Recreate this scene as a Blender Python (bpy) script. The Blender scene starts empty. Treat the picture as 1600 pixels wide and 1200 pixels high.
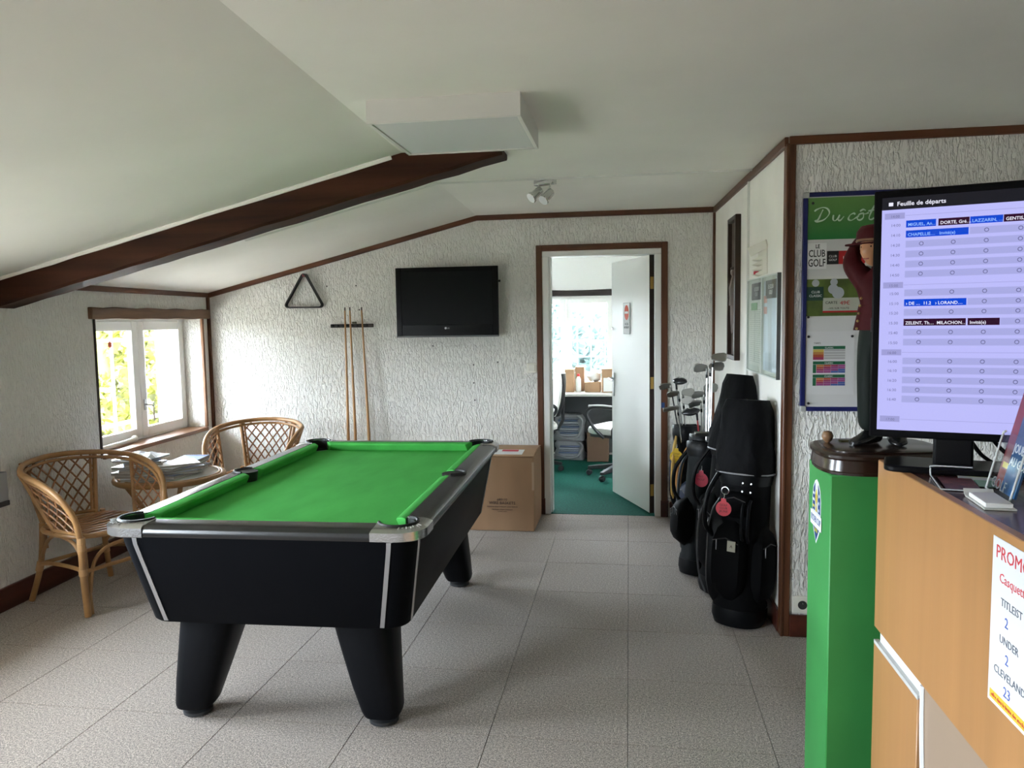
import bpy, bmesh, math, random
from mathutils import Vector, Matrix
random.seed(7)
sc = bpy.context.scene
C = sc.collection
PI = math.pi
V = Vector

# ------------------------------------------------------------------ camera
def setup_camera():
    f, pitch, roll, yaw = 1195.0, math.radians(4.765), math.radians(-0.89), math.radians(8.732)
    fw = V((-math.sin(yaw) * math.cos(pitch), math.cos(yaw) * math.cos(pitch), -math.sin(pitch)))
    r0 = V((math.cos(yaw), math.sin(yaw), 0)); u0 = r0.cross(fw)
    r = math.cos(roll) * r0 + math.sin(roll) * u0
    u = -math.sin(roll) * r0 + math.cos(roll) * u0
    cd = bpy.data.cameras.new('camera'); cd.sensor_fit = 'HORIZONTAL'; cd.sensor_width = 36
    cd.lens = f / 1600 * 36; cd.clip_start = 0.02
    co = bpy.data.objects.new('camera', cd); C.objects.link(co)
    m = Matrix((r, u, -fw)).transposed().to_4x4(); m.translation = V((0, 0, 1.5))
    co.matrix_world = m
    sc.camera = co
setup_camera()

# ------------------------------------------------------------------ sky, sun, exposure
w = bpy.data.worlds.new('sky'); sc.world = w; w.use_nodes = True
bg = w.node_tree.nodes['Background']
bg.inputs['Color'].default_value = (0.80, 0.90, 1.0, 1)
bg.inputs['Strength'].default_value = 15.0
vs = sc.view_settings
vs.view_transform = 'Standard'; vs.look = 'None'; vs.gamma = 1; vs.use_curve_mapping = False
vs.exposure = 2.3
cy = sc.cycles
cy.use_denoising = True
try: cy.denoiser = 'OPENIMAGEDENOISE'
except Exception: pass
cy.max_bounces = 10; cy.diffuse_bounces = 7; cy.glossy_bounces = 4; cy.transmission_bounces = 6; cy.transparent_max_bounces = 12
cy.sample_clamp_indirect = 6.0; cy.caustics_reflective = False; cy.caustics_refractive = False

# ------------------------------------------------------------------ materials
MATS = {}
def mat(name, col, rough=.6, metal=0.0, spec=.5, var=None, bump=None, coat=0, emit=0, speckle=None):
    """var=(scale, amount, (sx,sy,sz)); bump=(scale, strength, dist, (sx,sy,sz), detail, distortion)"""
    if name in MATS: return MATS[name]
    m = bpy.data.materials.new(name); m.use_nodes = True
    nt = m.node_tree; N = nt.nodes; L = nt.links
    b = N['Principled BSDF']
    c4 = (col[0], col[1], col[2], 1)
    b.inputs['Base Color'].default_value = c4
    b.inputs['Roughness'].default_value = rough
    b.inputs['Metallic'].default_value = metal
    b.inputs['Specular IOR Level'].default_value = spec
    if coat: b.inputs['Coat Weight'].default_value = coat; b.inputs['Coat Roughness'].default_value = .15
    if emit:
        b.inputs['Emission Color'].default_value = c4; b.inputs['Emission Strength'].default_value = emit
    def coords(sx):
        tc = N.new('ShaderNodeTexCoord'); mp = N.new('ShaderNodeMapping')
        mp.inputs['Scale'].default_value = sx
        L.new(tc.outputs['Object'], mp.inputs['Vector']); return mp.outputs['Vector']
    if var:
        sc_, amt, sx = var
        nz = N.new('ShaderNodeTexNoise'); nz.inputs['Scale'].default_value = sc_; nz.inputs['Detail'].default_value = 5
        L.new(coords(sx), nz.inputs['Vector'])
        mx = N.new('ShaderNodeMix'); mx.data_type = 'RGBA'
        rp = N.new('ShaderNodeMapRange'); rp.inputs['From Min'].default_value = .3; rp.inputs['From Max'].default_value = .7
        L.new(nz.outputs['Fac'], rp.inputs['Value']); L.new(rp.outputs['Result'], mx.inputs['Factor'])
        mx.inputs['A'].default_value = tuple(max(0, c * (1 - amt)) for c in col) + (1,)
        mx.inputs['B'].default_value = tuple(min(1, c * (1 + amt)) for c in col) + (1,)
        out = mx.outputs['Result']
        if speckle:
            s2, dark = speckle
            n2 = N.new('ShaderNodeTexNoise'); n2.inputs['Scale'].default_value = s2; n2.inputs['Detail'].default_value = 3
            L.new(coords((1, 1, 1)), n2.inputs['Vector'])
            r2 = N.new('ShaderNodeMapRange'); r2.inputs['From Min'].default_value = .36; r2.inputs['From Max'].default_value = .64
            r2.inputs['To Min'].default_value = dark; r2.inputs['To Max'].default_value = 2 - dark
            L.new(n2.outputs['Fac'], r2.inputs['Value'])
            vm = N.new('ShaderNodeVectorMath'); vm.operation = 'SCALE'
            L.new(out, vm.inputs[0]); L.new(r2.outputs['Result'], vm.inputs['Scale']); out = vm.outputs['Vector']
        L.new(out, b.inputs['Base Color'])
    if bump:
        sc_, st, dist, sx, det, dis = bump
        nz = N.new('ShaderNodeTexNoise'); nz.inputs['Scale'].default_value = sc_; nz.inputs['Detail'].default_value = det
        nz.inputs['Distortion'].default_value = dis
        L.new(coords(sx), nz.inputs['Vector'])
        bp = N.new('ShaderNodeBump'); bp.inputs['Strength'].default_value = st; bp.inputs['Distance'].default_value = dist
        L.new(nz.outputs['Fac'], bp.inputs['Height']); L.new(bp.outputs['Normal'], b.inputs['Normal'])
    MATS[name] = m
    return m
def wood(name, col, amt=.35, axis=0, scale=14, rough=.5, stretch=.06, coat=0, spec=.4):
    s = [1, 1, 1]; s[axis] = stretch
    return mat(name, col, rough, 0, spec, var=(scale, amt, tuple(s)), bump=(scale * 2.5, .15, .004, tuple(s), 4, .2), coat=coat)
def srgb(r, g, b):
    f = lambda c: ((c / 255 + .055) / 1.055) ** 2.4 if c > 10 else c / 255 / 12.92
    return (f(r), f(g), f(b))
def glass_mat(name, tint=(1, 1, 1), gloss=.6):
    m = bpy.data.materials.new(name); m.use_nodes = True
    nt = m.node_tree; N = nt.nodes; L = nt.links
    N.remove(N['Principled BSDF'])
    t = N.new('ShaderNodeBsdfTransparent'); t.inputs['Color'].default_value = (*tint, 1)
    g = N.new('ShaderNodeBsdfGlossy'); g.inputs['Roughness'].default_value = .03
    lw = N.new('ShaderNodeLayerWeight'); lw.inputs['Blend'].default_value = .5
    pw = N.new('ShaderNodeMath'); pw.operation = 'POWER'; pw.inputs[1].default_value = 4.0
    L.new(lw.outputs['Facing'], pw.inputs[0])
    fr = N.new('ShaderNodeMapRange'); fr.inputs['To Min'].default_value = .03; fr.inputs['To Max'].default_value = gloss
    L.new(pw.outputs[0], fr.inputs['Value'])
    mx = N.new('ShaderNodeMixShader')
    L.new(fr.outputs[0], mx.inputs[0]); L.new(t.outputs[0], mx.inputs[1]); L.new(g.outputs[0], mx.inputs[2])
    L.new(mx.outputs[0], N['Material Output'].inputs['Surface'])
    MATS[name] = m
    return m
def roughcast(name, col):
    """rough trowelled plaster: short vertical strokes"""
    m = bpy.data.materials.new(name); m.use_nodes = True
    nt = m.node_tree; N = nt.nodes; L = nt.links; b = N['Principled BSDF']
    b.inputs['Roughness'].default_value = .85; b.inputs['Specular IOR Level'].default_value = .25
    tc = N.new('ShaderNodeTexCoord'); mp = N.new('ShaderNodeMapping'); mp.inputs['Scale'].default_value = (1, 1, .30)
    L.new(tc.outputs['Object'], mp.inputs['Vector'])
    n1 = N.new('ShaderNodeTexNoise'); n1.inputs['Scale'].default_value = 78; n1.inputs['Detail'].default_value = 3; n1.inputs['Distortion'].default_value = .7
    n2 = N.new('ShaderNodeTexNoise'); n2.inputs['Scale'].default_value = 5; n2.inputs['Detail'].default_value = 3
    L.new(mp.outputs[0], n1.inputs['Vector']); L.new(mp.outputs[0], n2.inputs['Vector'])
    cr = N.new('ShaderNodeValToRGB'); cr.color_ramp.elements[0].position = .42; cr.color_ramp.elements[1].position = .68
    L.new(n1.outputs['Fac'], cr.inputs['Fac'])
    bp = N.new('ShaderNodeBump'); bp.inputs['Strength'].default_value = .85; bp.inputs['Distance'].default_value = .012
    L.new(cr.outputs['Color'], bp.inputs['Height']); L.new(bp.outputs['Normal'], b.inputs['Normal'])
    mx = N.new('ShaderNodeMix'); mx.data_type = 'RGBA'
    mx.inputs['A'].default_value = tuple(c * .93 for c in col) + (1,); mx.inputs['B'].default_value = (*col, 1)
    L.new(n2.outputs['Fac'], mx.inputs['Factor']); L.new(mx.outputs['Result'], b.inputs['Base Color'])
    MATS[name] = m
    return m

PLASTER = roughcast('rough_plaster', (.86, .845, .80))
PAINT = mat('smooth_white_paint', (.86, .85, .80), .75, var=(3, .05, (1, 1, 1)))
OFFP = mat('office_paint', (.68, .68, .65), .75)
CEIL = mat('ceiling_paint', (.85, .835, .785), .85, var=(1.4, .04, (1, 1, 1)), bump=(6, .12, .02, (1, 1, 1), 4, 0))
TRIM = wood('brown_trim', (.10, .035, .014), .4, 2, 20, .4)
TRIMX = wood('brown_trim_along', (.10, .035, .014), .4, 0, 20, .4)
TRIMY = wood('brown_trim_deep', (.10, .035, .014), .4, 1, 20, .4)
BASEW = wood('dark_red_baseboard', (.075, .018, .010), .35, 1, 12, .35)
BEAMW = wood('dark_beam_wood', (.040, .013, .006), .6, 0, 16, .6, spec=.15)
LINTEL = wood('weathered_lintel_wood', (.16, .085, .045), .4, 1, 18, .6)
SILLW = wood('sill_wood', (.20, .10, .055), .3, 1, 18, .35)
WHITE = mat('white_gloss_paint', (.80, .80, .78), .35)
WHITEP = mat('white_plastic', (.78, .78, .76), .4)
CARPET = mat('heather_carpet', (.290, .243, .205), .95, 0, .15, var=(95, .34, (1, 1, 1)), bump=(420, .5, .004, (1, 1, 1), 2, 0), speckle=(210, .35))
CARPET.node_tree.nodes['Principled BSDF'].inputs['Sheen Weight'].default_value = .35
CARPET.node_tree.nodes['Principled BSDF'].inputs['Sheen Roughness'].default_value = .5
GREENC = mat('green_carpet', (.006, .085, .062), .95, 0, .15, var=(60, .3, (1, 1, 1)), bump=(300, .4, .003, (1, 1, 1), 2, 0))
GLASS = glass_mat('window_glass')
BLACKP = mat('black_plastic', (.004, .004, .005), .4, 0, .25)
CHROME = mat('chrome', (.72, .72, .72), .12, 1)
STEEL = mat('brushed_steel', (.45, .45, .46), .32, 1)
CARD = mat('cardboard', (.40, .245, .14), .85, var=(5, .10, (1, 1, .3)))
PAPER = mat('white_paper', (.80, .80, .80), .8)

# ------------------------------------------------------------------ mesh helpers
class MB:
    def __init__(s): s.v = []; s.f = []
    def add(s, vs_, fs):
        o = len(s.v); s.v += [V(p) for p in vs_]; s.f += [[i + o for i in f] for f in fs]; return s
    def box(s, x0, x1, y0, y1, z0, z1):
        return s.add([(x0,y0,z0),(x1,y0,z0),(x1,y1,z0),(x0,y1,z0),(x0,y0,z1),(x1,y0,z1),(x1,y1,z1),(x0,y1,z1)],
                     [(0,3,2,1),(4,5,6,7),(0,1,5,4),(1,2,6,5),(2,3,7,6),(3,0,4,7)])
    def obox(s, c, size, ax=(1,0,0), ay=(0,1,0), az=None):
        ax = V(ax).normalized(); ay = V(ay).normalized(); az = V(az).normalized() if az else ax.cross(ay)
        c = V(c); a, b, d = [q / 2 for q in size]; p = []
        for k in (-1, 1):
            for i, j in ((-1,-1),(1,-1),(1,1),(-1,1)): p.append(c + ax*a*i + ay*b*j + az*d*k)
        return s.add(p, [(0,3,2,1),(4,5,6,7),(0,1,5,4),(1,2,6,5),(2,3,7,6),(3,0,4,7)])
    def loft(s, secs, cap=True, closed=False):
        n = len(secs[0]); o = len(s.v)
        for q in secs: s.v += [V(p) for p in q]
        k = len(secs)
        for i in range(k if closed else k - 1):
            a = o + i * n; b = o + ((i + 1) % k) * n
            for j in range(n): s.f.append([a + j, a + (j + 1) % n, b + (j + 1) % n, b + j])
        if cap and not closed:
            s.f.append([o + j for j in range(n)][::-1]); s.f.append([o + (k - 1) * n + j for j in range(n)])
        return s
    def tube(s, pts, r, seg=8, closed=False, cap=True, flat=1.0):
        pts = [V(p) for p in pts]; n = len(pts); secs = []
        rr = r if isinstance(r, (list, tuple)) else [r] * n
        up = None
        for i, p in enumerate(pts):
            if closed: t = pts[(i + 1) % n] - pts[i - 1]
            else: t = pts[min(i + 1, n - 1)] - pts[max(i - 1, 0)]
            t.normalize()
            if up is None:
                up = V((0, 0, 1)) if abs(t.z) < .9 else V((1, 0, 0))
            a = t.cross(up); a = a.normalized() if a.length > 1e-6 else V((1, 0, 0)); up = a.cross(t).normalized()
            secs.append([p + (a * math.cos(2*PI*j/seg) * flat + up * math.sin(2*PI*j/seg)) * rr[i] for j in range(seg)])
        return s.loft(secs, cap, closed)
    def lathe(s, prof, c=(0, 0, 0), seg=20, axis=(0, 0, 1), cap=True):
        c = V(c); az = V(axis).normalized()
        ax = az.orthogonal().normalized(); ay = az.cross(ax)
        return s.loft([[c + az * z + (ax * math.cos(2*PI*j/seg) + ay * math.sin(2*PI*j/seg)) * max(r, 1e-4) for j in range(seg)] for r, z in prof], cap)
    def prism(s, poly, h, o=(0, 0, 0), ax=(1, 0, 0), ay=(0, 1, 0)):
        o = V(o); ax = V(ax); ay = V(ay); az = ax.cross(ay).normalized(); n = len(poly); b = len(s.v)
        s.v += [o + ax * p[0] + ay * p[1] for p in poly] + [o + ax * p[0] + ay * p[1] + az * h for p in poly]
        s.f.append([b + i for i in range(n)][::-1]); s.f.append([b + n + i for i in range(n)])
        for i in range(n): s.f.append([b + i, b + (i + 1) % n, b + n + (i + 1) % n, b + n + i])
        return s
    def sphere(s, c, r, seg=14, rings=9):
        c = V(c); r = r if isinstance(r, (tuple, list)) else (r, r, r)
        return s.loft([[c + V((r[0]*math.sin(t)*math.cos(2*PI*j/seg), r[1]*math.sin(t)*math.sin(2*PI*j/seg), r[2]*math.cos(t))) for j in range(seg)]
                       for t in [max(.02, min(PI - .02, PI * i / rings)) for i in range(rings + 1)]])
    def xf(s, m):
        s.v = [m @ p for p in s.v]; return s
def world_of(p):
    m = Matrix.Identity(4)
    while p is not None: m = p.matrix_basis @ m; p = p.parent
    return m
def part(name, mb, m, parent=None, smooth=True, bevel=0, seg=2, sharp=40, label=None, kind=None):
    me = bpy.data.meshes.new(name)
    vs_ = mb.v
    if parent is not None:
        inv = world_of(parent).inverted(); vs_ = [inv @ p for p in vs_]
    me.from_pydata([tuple(p) for p in vs_], [], mb.f)
    bm = bmesh.new(); bm.from_mesh(me); bmesh.ops.recalc_face_normals(bm, faces=bm.faces); bm.to_mesh(me); bm.free()
    if smooth:
        me.shade_smooth(); me.set_sharp_from_angle(angle=math.radians(sharp))
    me.materials.append(m)
    o = bpy.data.objects.new(name, me); C.objects.link(o)
    if parent is not None: o.parent = parent
    if bevel:
        bv = o.modifiers.new('bevel', 'BEVEL'); bv.width = bevel; bv.segments = seg; bv.limit_method = 'ANGLE'; bv.angle_limit = math.radians(35)
    if label: o['label'] = label
    if kind: o['kind'] = kind
    return o
def tag(o, label, cat, group=None, kind=None):
    o['label'] = label; o['category'] = cat
    if group: o['group'] = group
    if kind: o['kind'] = kind
    return o
def thing(name, label, cat, loc=(0, 0, 0), rz=0, group=None, kind=None):
    o = bpy.data.objects.new(name, None); C.objects.link(o); o.empty_display_size = .1
    o.location = loc; o.rotation_euler = (0, 0, rz)
    return tag(o, label, cat, group, kind)
def solo(name, mb, m, label, cat, group=None, kind=None, base=None, **k):
    """a thing that is one mesh; base = its origin"""
    if base is not None:
        b = V(base); mb.v = [p - b for p in mb.v]
    o = part(name, mb, m, None, **k)
    if base is not None: o.location = base
    return tag(o, label, cat, group, kind)
def copy_tree(o, parent=None):
    c = o.copy(); C.objects.link(c); c.parent = parent
    for ch in list(o.children): copy_tree(ch, c)
    return c
def text(name, s, org, right, up, size, m, parent, depth=.0006, sx=1.0, shear=0, align='LEFT', bold=0):
    """flat printed lettering; org = left end of the base line"""
    cu = bpy.data.curves.new('t', 'FONT'); cu.body = s; cu.size = size; cu.extrude = depth / 2; cu.shear = shear; cu.align_x = align
    cu.resolution_u = 2; cu.offset = bold
    t = bpy.data.objects.new('t', cu); C.objects.link(t)
    bpy.context.view_layer.update()
    me = t.to_mesh()
    r = V(right).normalized(); u = V(up).normalized(); n = r.cross(u); org = V(org)
    mb = MB(); mb.v = [org + r * v.co.x * sx + u * v.co.y + n * v.co.z for v in me.vertices]; mb.f = [list(p.vertices) for p in me.polygons]
    t.to_mesh_clear(); C.objects.unlink(t); bpy.data.objects.remove(t); bpy.data.curves.remove(cu)
    if not mb.v: return None
    return part(name, mb, m, parent, smooth=False)
def arc(c, r, a0, a1, n, ax=(1, 0, 0), ay=(0, 1, 0)):
    c = V(c); ax = V(ax); ay = V(ay)
    return [c + ax * r * math.cos(math.radians(a0 + (a1 - a0) * i / n)) + ay * r * math.sin(math.radians(a0 + (a1 - a0) * i / n)) for i in range(n + 1)]
def spline(pts, n=6, closed=False):
    pts = [V(p) for p in pts]; out = []; k = len(pts)
    for i in range(k if closed else k - 1):
        p1 = pts[i]; p2 = pts[(i + 1) % k]
        p0 = pts[i - 1] if (i > 0 or closed) else p1; p3 = pts[(i + 2) % k] if (i + 2 < k or closed) else p2
        for j in range(n):
            t = j / n
            out.append(.5 * ((2*p1) + (p2 - p0)*t + (2*p0 - 5*p1 + 4*p2 - p3)*t*t + (3*p1 - p0 - 3*p2 + p3)*t**3))
    if not closed: out.append(pts[-1])
    return out
def rrect(hx, hy, r, n=5, cx=0, cy=0):
    o = []
    for sx, sy, a in ((1, 1, 0), (-1, 1, 90), (-1, -1, 180), (1, -1, 270)):
        for i in range(n + 1):
            t = math.radians(a + 90 * i / n)
            o.append((cx + sx * (hx - r) + r * math.cos(t), cy + sy * (hy - r) + r * math.sin(t)))
    return o
def cells(mb, us, zs, holes, fn):
    """boxes of a wall with rectangular holes; fn(u0,u1,z0,z1) adds one box"""
    us = sorted(set(us + [h[0] for h in holes] + [h[1] for h in holes])); zs = sorted(set(zs + [h[2] for h in holes] + [h[3] for h in holes]))
    for a, b in zip(us, us[1:]):
        run = None
        for c, d in zip(zs, zs[1:]):
            inside = any(h[0] - 1e-6 <= a and b <= h[1] + 1e-6 and h[2] - 1e-6 <= c and d <= h[3] + 1e-6 for h in holes)
            if not inside:
                if run and abs(run[1] - c) < 1e-6: run[1] = d
                else:
                    if run: fn(a, b, run[0], run[1])
                    run = [c, d]
        if run: fn(a, b, run[0], run[1])

# local frames of the two long walls (u runs from the back corner towards the camera)
SH = .0395
_t = math.atan(SH)
DU = V((math.sin(_t), -math.cos(_t), 0)); NN = V((math.cos(_t), math.sin(_t), 0))
def frame(o, n):
    m = Matrix((DU, n, V((0, 0, 1)))).transposed().to_4x4(); m.translation = V(o); return m
YB = 5.803; CZ = 2.297; XL0 = -3.385; XR0 = .624
FL = frame((XL0, YB, 0), NN)        # left wall: n points into the room
FR = frame((XR0, YB, 0), -NN)       # right wall: n points into the room
YF = -1.6                           # wall behind the camera
XE = 2.7                            # far right wall
def xl(y): return XL0 - SH * (y - YB)
def xr(y): return XR0 - SH * (y - YB)
YE = 3.645                          # wall with the notice board
ULEN = (YB - YF) / math.cos(_t)
ZL = 1.752                          # ceiling height at the left wall
def ridge(y): return -1.143 - .037 * (y - YB)

# ------------------------------------------------------------------ setting
def portal(name, m, su, sz):
    l = bpy.data.lights.new(name, 'AREA'); l.shape = 'RECTANGLE'; l.size = su; l.size_y = sz; l.cycles.is_portal = True
    o = bpy.data.objects.new(name, l); C.objects.link(o); o.matrix_world = m; return o
WIN = [(.11, 1.42, .68, 1.55), (2.82, 4.1, .64, 1.57), (5.0, 6.5, .66, 1.57)]
def build_walls():
    mb = MB()
    cells(mb, [-.16, ULEN + .1], [-.05, 1.80], WIN, lambda a, b, c, d: mb.box(a, b, -.30, 0, c, d))
    o = part('wall_left', mb.xf(FL), PLASTER, smooth=False); tag(o, 'rough white plaster wall on the left with a small recessed window', 'wall', kind='structure')
    mb = MB()
    cells(mb, [xl(YB) - .3, xr(YB) + .4], [-.05, 2.42], [(-.655, .245, -.05, 2.02)], lambda a, b, c, d: mb.box(a, b, YB, YB + .15, c, d))
    o = part('wall_back', mb, PLASTER, smooth=False); tag(o, 'rough white plaster back wall with a doorway into an office', 'wall', kind='structure')
    mb = MB().box(0, 2.16, -.09, 0, -.05, 2.40).xf(FR)
    o = part('wall_right', mb, PAINT, smooth=False); tag(o, 'smooth white painted side wall behind the golf bags', 'wall', kind='structure')
    mb = MB().box(xr(YE) + .002, XE + .1, YE, YE + .12, -.05, 2.40)
    o = part('wall_end', mb, PLASTER, smooth=False); tag(o, 'rough plaster wall carrying the blue framed notice board', 'wall', kind='structure')
    mb = MB().box(XE, XE + .1, YF - .1, YE, -.05, 2.40)
    o = part('wall_far_right', mb, PLASTER, smooth=False); tag(o, 'plain plaster wall closing the room beyond the counter', 'wall', kind='structure')
    mb = MB().box(xl(YF) - .3, XE + .1, YF - .12, YF, -.05, 2.42)
    o = part('wall_front', mb, PLASTER, smooth=False); tag(o, 'plain plaster wall behind the viewer', 'wall', kind='structure')
    # ceiling
    mb = MB(); ys = (YF - .1, YB + .15); secs = []
    for y in ys:
        r = ridge(y); sl = (CZ - ZL) / (r - xl(y)); xa = xl(y) - .32
        bot = [V((xa, y, ZL - .32 * sl)), V((r, y, CZ)), V((XE + .12, y, CZ))]
        secs.append(bot + [V((p.x, y, p.z + .14)) for p in reversed(bot)])
    mb.loft(secs)
    o = part('ceiling', mb, CEIL, smooth=False); tag(o, 'white painted ceiling, flat on the right and sloping down to the left', 'ceiling', kind='structure')
    # rafter
    yb0, yb1 = 3.575, 3.735
    secs = []
    for x in [-3.34 + i * .12 for i in range(24)]:
        r = ridge(3.65); sl = (CZ - ZL) / (r - xl(3.65))
        top = CZ + .02 + (x - r) * sl
        q = random.uniform(-.003, .003)
        bt = top - .165 + q
        secs.append([V((x, yb0 + q, bt + .012)), V((x, yb0 + .014, bt)), V((x, yb1 - .012, bt)), V((x, yb1, bt + .012)), V((x, yb1, min(top, CZ + .1))), V((x, yb0 - q, min(top, CZ + .1)))])
    mb = MB().loft(secs)
    o = part('ceiling_beam', mb, BEAMW, sharp=25); tag(o, 'dark brown wooden rafter sloping under the white ceiling', 'beam', kind='structure')
    # plaster fillet along the beam's near top edge
    pts = []
    for x in [-3.32 + i * .13 for i in range(18)]:
        r = ridge(3.57); sl = (CZ - ZL) / (r - xl(3.57)); pts.append(V((x, yb0 - .002, CZ + (x - r) * sl - .006)))
    o = part('trim_9', MB().tube(pts, [.011 + random.uniform(0, .007) for p in pts], 6), CEIL); tag(o, 'rough white plaster seam along the upper edge of the rafter', 'trim', kind='structure')
build_walls()
def build_floor():
    fl = part('floor', MB().box(xl(YF) - .05, XE + .05, YF - .05, YB + .01, -.06, -.008), mat('screed', (.12, .11, .10), .9), smooth=False)
    tag(fl, 'grey brown heather carpet tile floor', 'floor', kind='structure')
    shared = {}
    ys = [4.615 - .5 * k for k in range(-3, 14)]
    xs = [-.008 + .5 * k for k in range(-7, 7)]
    for i, x0 in enumerate(xs):
        for y0 in ys:
            y0 = y0 - .5 + .25 * (0)
            a0, a1, b0, b1 = x0, x0 + .5, y0, y0 + .5
            b0 = max(b0, YF); b1 = min(b1, YB - .0)
            lim = min(xl(b0), xl(b1)) - .0
            a0 = max(a0, lim); a1 = min(a1, XE)
            if b1 - b0 < .03 or a1 - a0 < .03: continue
            g = .0005
            w_, d_ = round(a1 - a0, 3), round(b1 - b0, 3)
            if (w_, d_) not in shared:
                mb = MB(); hx, hy = w_ / 2 - g, d_ / 2 - g; e = .0012
                mb.loft([[(-hx,-hy,-.008),(hx,-hy,-.008),(hx,hy,-.008),(-hx,hy,-.008)], [(-hx,-hy,-.003),(hx,-hy,-.003),(hx,hy,-.003),(-hx,hy,-.003)],
                         [(-hx+e,-hy+e,0),(hx-e,-hy+e,0),(hx-e,hy-e,0),(-hx+e,hy-e,0)]])
                o = part('carpet_tile', mb, CARPET, fl, smooth=False); shared[(w_, d_)] = o.data
            else:
                o = bpy.data.objects.new('carpet_tile', shared[(w_, d_)]); C.objects.link(o); o.parent = fl
            o.location = ((a0 + a1) / 2, (b0 + b1) / 2, 0)
build_floor()
def build_trims():
    n = 0
    def trim(i, mb, m, lab):
        o = part('trim_%d' % i, mb, m, bevel=.003, seg=1, smooth=False); tag(o, lab, 'trim', kind='structure')
    # back wall ceiling trim
    mb = MB(); t = .022
    x0, x1, x2 = xl(YB), ridge(YB), xr(YB)
    mb.loft([[(x, YB - t, z), (x, YB - t, z - .038), (x, YB + .005, z - .038), (x, YB + .005, z)] for x, z in ((x0, ZL), (x1, CZ), (x2, CZ))])
    trim(1, mb, TRIMX, 'brown wooden strip following the ceiling slope along the back wall')
    trim(2, MB().box(0, ULEN, -.002, .022, ZL - .030, ZL + .012).xf(FL), TRIMY, 'brown wooden strip under the ceiling on the window wall')
    trim(3, MB().box(0, 2.16, -.002, .018, CZ - .042, CZ).xf(FR), TRIMY, 'brown wooden strip under the ceiling above the golf picture')
    trim(4, MB().box(xr(YE), XE, YE - .016, YE + .002, CZ - .036, CZ), TRIMX, 'brown wooden strip under the ceiling above the notice board')
    trim(5, MB().box(-.002, .022, -.002, .022, 0, ZL - .03).xf(FL), TRIM, 'dark brown vertical strip in the corner beside the window')
    trim(6, MB().box(-.002, .018, -.002, .018, 0, CZ - .04).xf(FR), TRIM, 'brown vertical strip in the corner right of the doorway')
    trim(7, MB().box(2.125, 2.178, -.002, .012, 0, CZ - .042).xf(FR).box(xr(YE) - .012, xr(YE) + .03, YE - .014, YE + .01, 0, CZ - .03), TRIM, 'dark brown corner post at the end of the golf bag wall')
    # baseboards
    def base(nm, mb, m, lab):
        o = part(nm, mb, m, bevel=.004, seg=1, smooth=False); tag(o, lab, 'baseboard', kind='structure')
    base('baseboard_left', MB().box(.02, ULEN, -.002, .018, 0, .125).xf(FL), BASEW, 'dark red brown skirting board below the window wall')
    base('baseboard_back', MB().box(xl(YB) + .02, -.70, YB - .018, YB + .002, 0, .115), BASEW, 'dark skirting board along the back wall left of the doorway')
    base('baseboard_corner', MB().box(.30, xr(YB) - .02, YB - .018, YB + .002, 0, .115), BASEW, 'short dark skirting board right of the doorway')
    base('baseboard_right', MB().box(.02, 2.12, -.002, .016, 0, .105).xf(FR), BASEW, 'dark skirting board behind the golf bags')
    base('baseboard_end', MB().box(xr(YE) + .03, XE, YE - .018, YE + .002, 0, .105), BASEW, 'dark red skirting board beneath the notice board wall')
build_trims()

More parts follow.
